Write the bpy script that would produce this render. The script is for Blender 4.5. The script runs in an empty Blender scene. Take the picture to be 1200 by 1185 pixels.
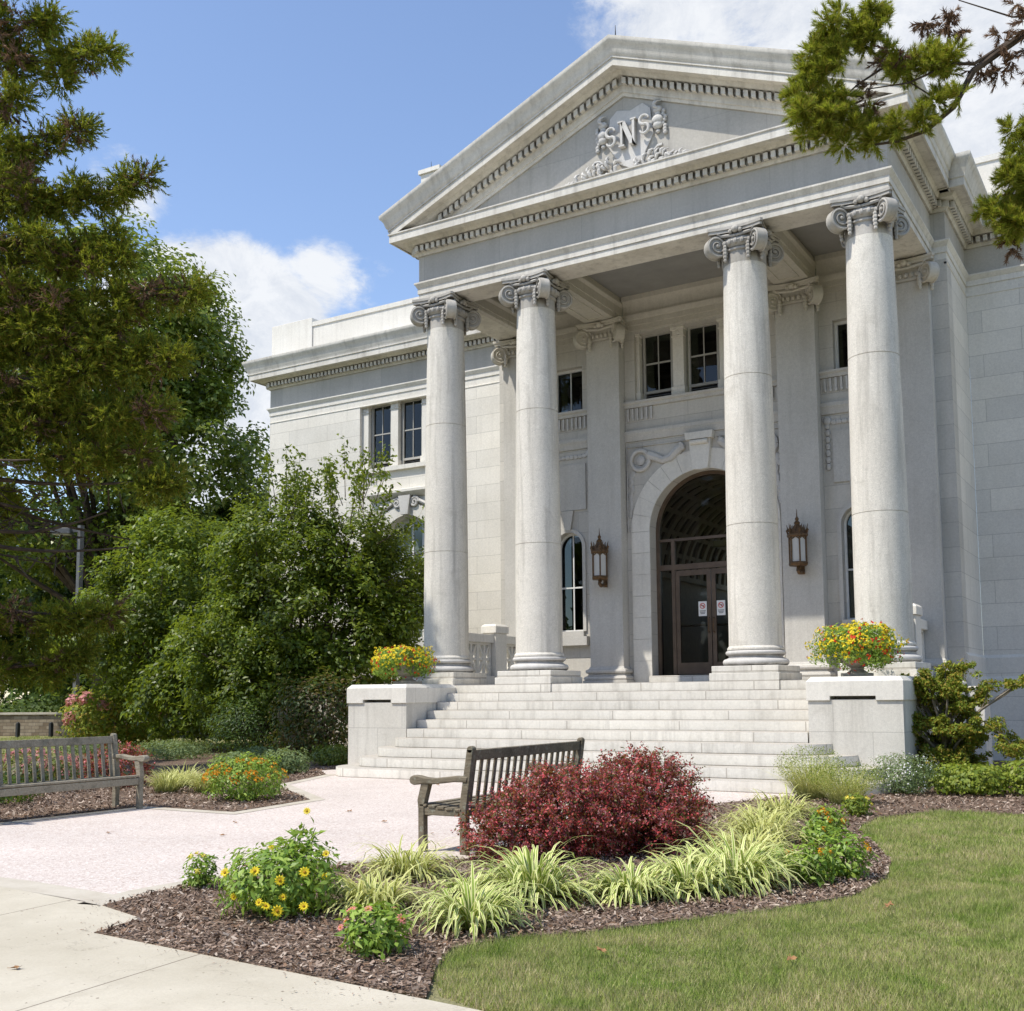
import bpy, bmesh, math, random
import numpy as np
from mathutils import Vector, Matrix
R = math.radians
rnd = random.Random(7)
rng = np.random.default_rng(11)
scene = bpy.context.scene
COL = scene.collection

# ------------------------------------------------------------------ tagging
def tag(o, label=None, cat=None, group=None, kind=None):
    if label: o['label'] = label
    if cat: o['category'] = cat
    if group: o['group'] = group
    if kind: o['kind'] = kind
    return o
def empty(name, loc=(0, 0, 0), label=None, cat=None, group=None, rz=0):
    o = bpy.data.objects.new(name, None); COL.objects.link(o)
    o.location = loc; o.rotation_euler = (0, 0, rz); o.empty_display_size = .2
    return tag(o, label, cat, group)
def copy_tree(o, parent=None):
    c = o.copy(); COL.objects.link(c)
    if parent is not None: c.parent = parent
    for ch in list(o.children): copy_tree(ch, c)
    return c

# ------------------------------------------------------------------ materials
def new_mat(name):
    m = bpy.data.materials.new(name); m.use_nodes = True
    nt = m.node_tree; nt.nodes.clear()
    out = nt.nodes.new('ShaderNodeOutputMaterial')
    return m, nt, out
class NT:
    def __init__(s, nt): s.nt = nt
    def n(s, t, **k):
        x = s.nt.nodes.new(t)
        for a, b in k.items(): setattr(x, a, b)
        return x
    def l(s, a, b): s.nt.links.new(a, b)
    def val(s, node, key, v): node.inputs[key].default_value = v
    def noise(s, vec, scale, detail=4, rough=.55, dist=0):
        x = s.n('ShaderNodeTexNoise'); x.inputs['Scale'].default_value = scale
        x.inputs['Detail'].default_value = detail; x.inputs['Roughness'].default_value = rough
        x.inputs['Distortion'].default_value = dist
        if vec is not None: s.l(vec, x.inputs['Vector'])
        return x.outputs['Fac']
    def ramp(s, fac, stops, interp='LINEAR'):
        x = s.n('ShaderNodeValToRGB'); x.color_ramp.interpolation = interp
        e = x.color_ramp.elements
        while len(e) < len(stops): e.new(.5)
        for i, (p, c) in enumerate(stops):
            e[i].position = p; e[i].color = (c, c, c, 1) if isinstance(c, (int, float)) else (*c, 1)
        s.l(fac, x.inputs[0]); return x.outputs[0]
    def mix(s, fac, a, b, mode='MIX'):
        x = s.n('ShaderNodeMix', data_type='RGBA', blend_type=mode)
        for sock, v in ((x.inputs[0], fac), (x.inputs[6], a), (x.inputs[7], b)):
            if isinstance(v, (int, float)): sock.default_value = v
            elif isinstance(v, tuple): sock.default_value = (*v, 1)
            else: s.l(v, sock)
        return x.outputs[2]
    def math(s, op, a, b=0.0, c=None):
        x = s.n('ShaderNodeMath', operation=op)
        for i, v in enumerate((a, b, c)):
            if v is None: continue
            if isinstance(v, (int, float)): x.inputs[i].default_value = v
            else: s.l(v, x.inputs[i])
        return x.outputs[0]
    def mapping(s, vec, scale=(1, 1, 1), loc=(0, 0, 0)):
        x = s.n('ShaderNodeMapping'); x.inputs['Scale'].default_value = scale; x.inputs['Location'].default_value = loc
        s.l(vec, x.inputs['Vector']); return x.outputs[0]
    def pos(s): return s.n('ShaderNodeNewGeometry').outputs['Position']
    def bump(s, h, strength=.3, dist=.01):
        x = s.n('ShaderNodeBump'); x.inputs['Strength'].default_value = strength
        x.inputs['Distance'].default_value = dist; s.l(h, x.inputs['Height']); return x.outputs[0]
    def bsdf(s, color, rough=.7, normal=None, spec=.3, metal=0):
        b = s.n('ShaderNodeBsdfPrincipled')
        if isinstance(color, tuple): b.inputs['Base Color'].default_value = (*color, 1)
        else: s.l(color, b.inputs['Base Color'])
        if isinstance(rough, (int, float)): b.inputs['Roughness'].default_value = rough
        else: s.l(rough, b.inputs['Roughness'])
        b.inputs['Specular IOR Level'].default_value = spec; b.inputs['Metallic'].default_value = metal
        if normal is not None: s.l(normal, b.inputs['Normal'])
        return b.outputs[0]

def stone(name, c1=(.74, .705, .63), c2=(.84, .805, .73), stain=.35, brick=None, speck=.12, joint=(.26, .245, .22), topdirt=0, bumpk=.25, ms=.006, mf=.45):
    """weathered granite / marble; brick=(width, row height, z offset)"""
    m, nt, out = new_mat(name); g = NT(nt); P = g.pos()
    big = g.noise(P, .8, 5, .6)
    col = g.mix(g.ramp(big, [(.3, 0.0), (.7, 1.0)]), c1, c2)
    fine = g.noise(P, 70, 3, .7)
    col = g.mix(speck, col, g.ramp(fine, [(.35, .12), (.65, 1.0)]), 'MULTIPLY') if speck else col
    speck2 = g.noise(P, 22, 4, .7)
    col = g.mix(.45, col, g.ramp(speck2, [(.3, .80), (.7, 1.12)]), 'MULTIPLY')
    streak = g.noise(g.mapping(P, (5, 5, .35)), 1.2, 5, .65)
    col = g.mix(g.math('MULTIPLY', g.ramp(streak, [(.5, 0.0), (.78, 1.0)]), stain), col, (.27, .25, .215))
    patch = g.noise(P, 2.6, 6, .7, .6)
    col = g.mix(g.math('MULTIPLY', g.ramp(patch, [(.55, 0.0), (.8, 1.0)]), stain * .8), col, (.36, .33, .275))
    h = g.math('MULTIPLY', fine, .25)
    if brick:
        w, rh, zo = brick
        sx = g.n('ShaderNodeSeparateXYZ'); g.l(P, sx.inputs[0])
        cx = g.n('ShaderNodeCombineXYZ')
        g.l(g.math('ADD', sx.outputs[0], sx.outputs[1]), cx.inputs[0])
        g.l(g.math('SUBTRACT', sx.outputs[2], zo), cx.inputs[1])
        br = g.n('ShaderNodeTexBrick'); g.l(cx.outputs[0], br.inputs['Vector'])
        for k, v in (('Scale', 1.0), ('Mortar Size', ms), ('Mortar Smooth', .15), ('Brick Width', w), ('Row Height', rh), ('Bias', 0.0)):
            br.inputs[k].default_value = v
        br.inputs['Color1'].default_value = (.89, .89, .89, 1); br.inputs['Color2'].default_value = (1.07, 1.06, 1.04, 1)
        br.inputs['Mortar'].default_value = (1, 1, 1, 1); br.offset = .5
        col = g.mix(.65, col, br.outputs['Color'], 'MULTIPLY')
        col = g.mix(g.math('MULTIPLY', br.outputs['Fac'], mf), col, joint)
        h = g.math('SUBTRACT', h, g.math('MULTIPLY', br.outputs['Fac'], 1.5))
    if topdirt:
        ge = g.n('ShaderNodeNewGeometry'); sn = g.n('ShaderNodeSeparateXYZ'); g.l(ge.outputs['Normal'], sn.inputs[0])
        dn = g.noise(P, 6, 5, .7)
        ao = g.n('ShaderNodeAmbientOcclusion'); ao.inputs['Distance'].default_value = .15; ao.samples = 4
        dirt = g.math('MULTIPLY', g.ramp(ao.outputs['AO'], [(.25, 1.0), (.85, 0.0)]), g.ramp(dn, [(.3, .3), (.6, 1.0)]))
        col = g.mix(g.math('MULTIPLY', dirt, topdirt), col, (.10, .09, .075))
    g.l(g.bsdf(col, .82, g.bump(h, bumpk, .012), .25), out.inputs[0])
    return m

def simple(name, c, rough=.6, spec=.3, metal=0, var=.25, scale=8, bumpk=0, c2=None):
    m, nt, out = new_mat(name); g = NT(nt)
    tc = g.n('ShaderNodeTexCoord').outputs['Object']
    nz = g.noise(tc, scale, 5, .6)
    lo = tuple(x * (1 - var) for x in c); hi = c2 or tuple(min(1, x * (1 + var)) for x in c)
    col = g.mix(g.ramp(nz, [(.3, 0.0), (.7, 1.0)]), lo, hi)
    g.l(g.bsdf(col, rough, g.bump(nz, bumpk, .01) if bumpk else None, spec, metal), out.inputs[0])
    return m

def leafmat(name, cols, trans=.35, rough=.5, spec=.35, patch=1.2, dark=.5):
    """cols: stops picked per leaf island"""
    m, nt, out = new_mat(name); g = NT(nt)
    ge = g.n('ShaderNodeNewGeometry'); P = ge.outputs['Position']
    n = len(cols)
    col = g.ramp(ge.outputs['Random Per Island'], [(i / n, c) for i, c in enumerate(cols)], 'CONSTANT' if n > 2 else 'LINEAR')
    pz = g.noise(P, patch, 3, .6)
    col = g.mix(dark, col, g.ramp(pz, [(.32, .45), (.68, 1.25)]), 'MULTIPLY')
    b = g.bsdf(col, rough, None, spec)
    t = g.n('ShaderNodeBsdfTranslucent')
    g.l(g.mix(.5, col, (.35, .42, .03), 'MIX') if trans > .2 else col, t.inputs[0])
    mx = g.n('ShaderNodeMixShader'); mx.inputs[0].default_value = trans
    g.l(b, mx.inputs[1]); g.l(t.outputs[0], mx.inputs[2]); g.l(mx.outputs[0], out.inputs[0])
    return m

def glassmat(name, tint=(.6, .65, .65), transp=.6, rough=.02, refl=.5):
    m, nt, out = new_mat(name); g = NT(nt)
    gl = g.n('ShaderNodeBsdfGlossy'); gl.inputs['Roughness'].default_value = rough
    gl.inputs['Color'].default_value = (refl, refl, refl, 1)
    tr = g.n('ShaderNodeBsdfTransparent'); tr.inputs[0].default_value = (*tint, 1)
    fr = g.n('ShaderNodeFresnel'); fr.inputs[0].default_value = 1.5
    P = g.pos(); wob = g.noise(P, 1.2, 2, .5); b = g.bump(wob, .05, .05)
    g.l(b, gl.inputs['Normal'])
    mx = g.n('ShaderNodeMixShader'); g.l(g.math('ADD', fr.outputs[0], 1 - transp - .26), mx.inputs[0])
    g.l(tr.outputs[0], mx.inputs[1]); g.l(gl.outputs[0], mx.inputs[2]); g.l(mx.outputs[0], out.inputs[0])
    return m

M = {}
M['wall'] = stone('ashlar_stone', brick=(1.5, .475, 9.84 - .475 * 30), stain=.12, joint=(.22, .20, .17))
M['wall_c'] = stone('ashlar_stone_portico', brick=(1.1, .475, 9.84 - .475 * 30), stain=.2, c1=(.56, .535, .48), c2=(.65, .62, .565), joint=(.20, .185, .16))  # ashlar with its base colour lowered to deepen the porch shade
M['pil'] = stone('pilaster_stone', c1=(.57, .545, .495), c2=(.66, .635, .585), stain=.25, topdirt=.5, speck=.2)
M['smooth'] = stone('dressed_stone', stain=.25, topdirt=.35)
M['cornice'] = stone('cornice_stone', c1=(.60, .565, .495), c2=(.80, .765, .69), stain=.6, topdirt=1.0)
M['frieze'] = stone('frieze_stone', stain=.35, brick=(1.9, 3.0, 9.0), c1=(.47, .445, .395), c2=(.56, .53, .475))  # base colour darkened to strengthen the shade below the cornice
M['shaft'] = stone('column_stone', c1=(.72, .68, .60), c2=(.84, .80, .715), stain=.62, speck=.30, bumpk=.5)
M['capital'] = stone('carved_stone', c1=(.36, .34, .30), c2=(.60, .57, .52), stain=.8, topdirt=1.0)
M['carve'] = stone('relief_stone', c1=(.58, .56, .53), c2=(.68, .66, .62), stain=.3, topdirt=.8)
M['step'] = stone('step_stone', c1=(.70, .67, .60), c2=(.82, .79, .72), stain=.5, brick=(2.1, .162, 0), speck=.06, topdirt=.45, joint=(.20, .16, .12), ms=.011, mf=.5)
M['pedestal'] = stone('pedestal_stone', brick=(1.15, .82, 0), c1=(.64, .61, .545), c2=(.77, .74, .67), stain=.45, speck=.16)
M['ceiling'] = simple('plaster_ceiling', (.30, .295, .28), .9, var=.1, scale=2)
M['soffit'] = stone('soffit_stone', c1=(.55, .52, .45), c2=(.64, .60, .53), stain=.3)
M['white'] = simple('white_painted_wood', (.72, .72, .70), .45, var=.08)
M['dkframe'] = simple('bronze_door_frame', (.11, .075, .05), .4, .5, var=.25, scale=5)
M['bronze'] = simple('weathered_bronze', (.13, .075, .035), .5, .5, .4, var=.5, scale=20)
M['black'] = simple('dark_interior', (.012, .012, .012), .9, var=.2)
M['inner'] = simple('interior_plaster', (.70, .62, .50), .8, var=.1)
M['glass'] = glassmat('window_glass', (.30, .32, .32), .72)
M['doorglass'] = glassmat('door_glass', (.62, .62, .60), .76)
M['milk'] = simple('milk_glass', (.60, .59, .56), .3, var=.05)
M['metal'] = simple('grey_lamp_metal', (.12, .12, .12), .5, .4, .2)
M['iron'] = simple('black_iron', (.03, .03, .03), .6)
M['paper'] = simple('white_notice', (.82, .82, .80), .6, var=.03)
M['red'] = simple('red_print', (.65, .10, .08), .6, var=.05)
M['ink'] = simple('grey_print', (.22, .2, .2), .6, var=.05)
M['yel'] = simple('pale_yellow_box', (.55, .48, .22), .5, var=.05)
M['urn'] = stone('urn_stone', c1=(.42, .38, .32), c2=(.55, .50, .43), stain=.5, topdirt=.6)
M['bark'] = simple('tree_bark', (.075, .055, .04), .9, var=.5, scale=6, bumpk=.6)
M['bark2'] = simple('pale_bark', (.22, .19, .15), .9, var=.4, scale=8, bumpk=.5)
M['twig'] = simple('green_stem', (.10, .14, .04), .7, var=.3)
def woodmat(name, a, b):
    m, nt, out = new_mat(name); g = NT(nt)
    tc = g.n('ShaderNodeTexCoord').outputs['Object']
    gr = g.noise(g.mapping(tc, (18, 3, 18)), 3, 6, .7, .5)
    li = g.noise(tc, 14, 6, .75)
    col = g.mix(g.ramp(gr, [(.3, 0.0), (.7, 1.0)]), a, b)
    col = g.mix(g.ramp(li, [(.56, 0.0), (.66, .75)]), col, (.30, .31, .25))
    col = g.mix(g.ramp(g.noise(tc, 6, 3, .6), [(.5, 0.0), (.75, .6)]), col, (.05, .05, .035))
    g.l(g.bsdf(col, .9, g.bump(gr, .6, .01), .15), out.inputs[0]); return m
M['wood_dark'] = woodmat('weathered_teak_dark', (.12, .10, .07), (.27, .23, .165))
M['wood_grey'] = woodmat('weathered_teak_grey', (.20, .175, .13), (.38, .34, .265))

# ground materials
def groundmats():
    # plaza: pinkish white exposed aggregate
    m, nt, out = new_mat('pink_aggregate'); g = NT(nt); P = g.pos()
    v = g.n('ShaderNodeTexVoronoi'); v.inputs['Scale'].default_value = 60; g.l(P, v.inputs['Vector'])
    col = g.ramp(v.outputs['Color'], [(0, (.40, .31, .265)), (.35, (.57, .49, .44)), (.7, (.64, .575, .525)), (1, (.76, .705, .65))])
    col = g.mix(.5, col, g.ramp(g.noise(P, .7, 5, .6), [(.3, .78), (.7, 1.08)]), 'MULTIPLY')
    col = g.mix(g.ramp(g.noise(P, 3, 6, .75), [(.6, 0.0), (.85, .35)]), col, (.38, .33, .27))
    g.l(g.bsdf(col, .85, g.bump(v.outputs['Distance'], .4, .008), .2), out.inputs[0]); M['plaza'] = m
    # sidewalk
    m, nt, out = new_mat('cream_concrete'); g = NT(nt); P = g.pos()
    col = g.mix(g.ramp(g.noise(P, 1.1, 5, .6), [(.3, 0.0), (.7, 1.0)]), (.45, .405, .315), (.58, .53, .43))
    col = g.mix(.3, col, g.ramp(g.noise(P, 60, 4, .7), [(.3, .75), (.7, 1.1)]), 'MULTIPLY')
    col = g.mix(g.ramp(g.noise(P, 26, 2, .5), [(.70, 0.0), (.74, .8)]), col, (.15, .115, .08))
    hc = g.n('ShaderNodeTexVoronoi', feature='DISTANCE_TO_EDGE'); hc.inputs['Scale'].default_value = .55; wv = g.n('ShaderNodeVectorMath', operation='ADD'); nz_ = g.n('ShaderNodeTexNoise'); nz_.inputs['Scale'].default_value = 3; nz_.inputs['Detail'].default_value = 6; g.l(P, nz_.inputs['Vector']); g.l(P, wv.inputs[0]); g.l(nz_.outputs['Color'], wv.inputs[1]); g.l(wv.outputs[0], hc.inputs['Vector'])
    col = g.mix(g.ramp(hc.outputs['Distance'], [(.0, .35), (.004, 0.0)]), col, (.22, .19, .15))
    col = g.mix(g.ramp(g.noise(P, 2.2, 6, .75, .8), [(.55, 0.0), (.75, .35)]), col, (.33, .29, .22))
    sx = g.n('ShaderNodeSeparateXYZ'); g.l(P, sx.inputs[0])
    t = g.math('ADD', sx.outputs[0], g.math('MULTIPLY', sx.outputs[1], .1)); t = g.math('FRACT', g.math('DIVIDE', g.math('SUBTRACT', t, 1.60), 2.0))
    jl = g.math('LESS_THAN', g.math('ABSOLUTE', g.math('SUBTRACT', t, .5)), .003)
    col = g.mix(g.math('MULTIPLY', jl, .8), col, (.16, .13, .10))
    g.l(g.bsdf(col, .85, g.bump(g.math('SUBTRACT', g.noise(P, 60, 4, .7), g.math('MULTIPLY', jl, 2.)), .2, .01), .2), out.inputs[0]); M['walk'] = m
    m, nt, out = new_mat('tan_concrete_band'); g = NT(nt); P = g.pos()
    col = g.mix(g.ramp(g.noise(P, 2.5, 6, .65), [(.3, 0.0), (.7, 1.0)]), (.42, .375, .30), (.56, .515, .435))
    g.l(g.bsdf(col, .9, g.bump(g.noise(P, 40, 4, .7), .25, .01), .2), out.inputs[0]); M['band'] = m
    m, nt, out = new_mat('mulch_soil'); g = NT(nt); P = g.pos()
    v = g.n('ShaderNodeTexVoronoi'); v.inputs['Scale'].default_value = 45; g.l(g.mapping(P, (1, 1.4, 1)), v.inputs['Vector'])
    col = g.ramp(v.outputs['Color'], [(0, (.08, .052, .036)), (.5, (.22, .155, .115)), (.85, (.33, .245, .185)), (1, (.46, .37, .30))])
    col = g.mix(.6, col, g.ramp(g.noise(P, 3, 4, .6), [(.3, .6), (.7, 1.15)]), 'MULTIPLY')
    g.l(g.bsdf(col, .95, g.bump(v.outputs['Distance'], .9, .03), .1), out.inputs[0]); M['mulch'] = m
    m, nt, out = new_mat('lawn_ground'); g = NT(nt); P = g.pos()
    n1 = g.noise(P, 1.3, 5, .65); n2 = g.noise(P, 60, 4, .7)
    col = g.mix(g.ramp(n1, [(.35, 0.0), (.7, 1.0)]), (.20, .22, .075), (.40, .35, .21))
    col = g.mix(.7, col, g.ramp(n2, [(.3, .55), (.7, 1.2)]), 'MULTIPLY')
    g.l(g.bsdf(col, .95, g.bump(n2, .8, .03), .1), out.inputs[0]); M['lawn'] = m
    m, nt, out = new_mat('rubble_stone_wall'); g = NT(nt); P = g.pos()
    sx = g.n('ShaderNodeSeparateXYZ'); g.l(P, sx.inputs[0]); cx = g.n('ShaderNodeCombineXYZ')
    g.l(g.math('ADD', sx.outputs[0], sx.outputs[1]), cx.inputs[0]); g.l(sx.outputs[2], cx.inputs[1])
    br = g.n('ShaderNodeTexBrick'); g.l(cx.outputs[0], br.inputs['Vector'])
    for k, vv in (('Scale', 1.0), ('Mortar Size', .008), ('Brick Width', .42), ('Row Height', .13), ('Bias', 0.0)): br.inputs[k].default_value = vv
    br.inputs['Color1'].default_value = (.20, .15, .10, 1); br.inputs['Color2'].default_value = (.36, .30, .22, 1); br.inputs['Mortar'].default_value = (.12, .10, .08, 1)
    col = g.mix(.6, br.outputs['Color'], g.ramp(g.noise(P, 3, 4, .6), [(.3, .5), (.7, 1.2)]), 'MULTIPLY')
    g.l(g.bsdf(col, .9, None, .2), out.inputs[0]); M['rubble'] = m
groundmats()

# leaf materials
M['l_tree'] = leafmat('leaf_mid_green', [(0.140, 0.207, 0.024), (0.210, 0.279, 0.033), (0.110, 0.162, 0.024), (0.300, 0.342, 0.060)], 0.40, .38, .5, .9, .55)
M['l_tree2'] = leafmat('leaf_bright_green', [(0.111, 0.178, 0.014), (0.165, 0.234, 0.020), (0.073, 0.123, 0.013), (0.221, 0.282, 0.035)], 0.42, .42, .4, .9, .85)
M['l_dark'] = leafmat('leaf_dark_green', [(0.042, 0.090, 0.020), (0.068, 0.128, 0.025), (0.112, 0.188, 0.031), (0.030, 0.068, 0.017)], .3, .5, .35, .5, .6)
M['l_far'] = leafmat('leaf_far_green', [(0.075, 0.126, 0.026), (0.105, 0.168, 0.039), (0.053, 0.098, 0.023)], .3, .6, .2, .3, .6)
M['l_con'] = leafmat('needle_olive', [(0.184, 0.222, 0.023), (0.270, 0.294, 0.029), (0.116, 0.162, 0.021), (0.251, 0.182, 0.036), (0.155, 0.203, 0.023), (0.328, 0.325, 0.041)], 0.40, .6, .2, .9, .6)
M['l_con2'] = leafmat('needle_fresh', [(0.288, 0.345, 0.033), (0.408, 0.414, 0.055), (0.192, 0.253, 0.028), (0.480, 0.380, 0.077), (0.336, 0.368, 0.044)], .45, .55, .25, 3, .5)
M['l_brown'] = leafmat('needle_brown', [(0.195, 0.119, 0.072), (0.285, 0.182, 0.117), (0.135, 0.084, 0.052)], .2, .8, .1)
M['l_barb'] = leafmat('leaf_maroon', [(0.322, 0.034, 0.048), (0.484, 0.056, 0.065), (0.216, 0.039, 0.059), (0.646, 0.134, 0.129), (0.296, 0.101, 0.118), (0.161, 0.157, 0.048), (0.484, 0.202, 0.224), (0.566, 0.078, 0.094)], .28, .45, .4, 7, .6)
M['l_bed'] = leafmat('leaf_bedding', [(0.223, 0.370, 0.049), (0.317, 0.467, 0.070), (0.167, 0.290, 0.042), (0.391, 0.531, 0.098)], .35, .45, .4, 8, .4)
M['l_grey'] = leafmat('leaf_grey_green', [(0.182, 0.247, 0.108), (0.247, 0.312, 0.144), (0.130, 0.195, 0.084)], .3, .6, .2, 5, .4)
M['l_juni'] = leafmat('juniper_green', [(0.212, 0.274, 0.036), (0.332, 0.374, 0.050), (0.151, 0.202, 0.030), (0.392, 0.288, 0.050)], 0.35, .6, .2, 5, .6)
M['l_bird'] = leafmat('leaf_mixed_brown', [(0.075, 0.120, 0.026), (0.135, 0.090, 0.039), (0.180, 0.150, 0.039), (0.060, 0.105, 0.026)], .25)
M['l_chart'] = leafmat('leaf_lime', [(0.221, 0.288, 0.033), (0.312, 0.360, 0.055), (0.156, 0.228, 0.033)], .35, .5, .3, 6, .4)
def bladevar(name, mid, edge, rough=.5):
    m, nt, out = new_mat(name); g = NT(nt)
    uv = g.n('ShaderNodeUVMap').outputs[0]; sx = g.n('ShaderNodeSeparateXYZ'); g.l(uv, sx.inputs[0])
    ge = g.n('ShaderNodeNewGeometry')
    d = g.math('ABSOLUTE', g.math('SUBTRACT', sx.outputs[0], .5))
    th = g.math('MULTIPLY_ADD', ge.outputs['Random Per Island'], -.22, .34)
    f = g.math('GREATER_THAN', d, th)
    col = g.mix(f, mid, edge)
    col = g.mix(.5, col, g.ramp(ge.outputs['Random Per Island'], [(0, .7), (1, 1.15)]), 'MULTIPLY')
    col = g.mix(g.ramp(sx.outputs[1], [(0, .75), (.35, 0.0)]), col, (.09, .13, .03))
    b = g.bsdf(col, rough, None, .35); t = g.n('ShaderNodeBsdfTranslucent'); g.l(col, t.inputs[0])
    mx = g.n('ShaderNodeMixShader'); mx.inputs[0].default_value = .3
    g.l(b, mx.inputs[1]); g.l(t.outputs[0], mx.inputs[2]); g.l(mx.outputs[0], out.inputs[0]); return m
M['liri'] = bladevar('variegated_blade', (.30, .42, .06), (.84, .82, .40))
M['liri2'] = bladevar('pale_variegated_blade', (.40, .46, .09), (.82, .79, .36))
def grassmat():
    m, nt, out = new_mat('grass_blade'); g = NT(nt); ge = g.n('ShaderNodeNewGeometry'); P = ge.outputs['Position']; rn = ge.outputs['Random Per Island']
    gr = g.ramp(rn, [(0, (.21, .31, .055)), (.3, (.29, .39, .08)), (.6, (.25, .35, .065)), (.8, (.42, .48, .13)), (.93, (.62, .56, .30))], 'CONSTANT')
    st = g.ramp(rn, [(0, (.58, .50, .27)), (.3, (.44, .47, .16)), (.55, (.66, .57, .34)), (.75, (.36, .44, .10))], 'CONSTANT')
    pz = g.noise(P, 1.5, 7, .78, .9); col = g.mix(g.ramp(pz, [(.41, 0.0), (.56, .95)]), gr, st)
    col = g.mix(.6, col, g.ramp(g.noise(P, 5, 4, .7), [(.3, .62), (.7, 1.15)]), 'MULTIPLY')
    b = g.bsdf(col, .6, None, .2); t = g.n('ShaderNodeBsdfTranslucent'); g.l(col, t.inputs[0]); mx = g.n('ShaderNodeMixShader'); mx.inputs[0].default_value = .35
    g.l(b, mx.inputs[1]); g.l(t.outputs[0], mx.inputs[2]); g.l(mx.outputs[0], out.inputs[0]); return m
M['grass'] = grassmat()
M['chip'] = leafmat('mulch_chip', [(.19, .13, .095), (.27, .195, .15), (.13, .085, .062), (.36, .27, .21), (.23, .145, .095), (.31, .24, .19), (.50, .41, .33)], .0, .9, .1, 3, .3)
M['dryleaf'] = simple('dry_leaf', (.30, .16, .07), .8, var=.4, scale=30)
def flowmat(n, c, c2=None): M[n] = leafmat('petal_' + n, [c, c2 or tuple(min(1, x * 1.15) for x in c)], .25, .6, .2, 9, .15)
flowmat('fy', (.80, .62, .03)); flowmat('fyl', (.85, .72, .12)); flowmat('fo', (.85, .22, .02), (.85, .42, .03)); flowmat('fr', (.62, .03, .02)); flowmat('fp', (.80, .16, .16), (.85, .30, .26)); flowmat('fw', (.75, .75, .72)); flowmat('fpk', (.70, .22, .26), (.75, .35, .36)); flowmat('fc', (.45, .25, .02))

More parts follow.
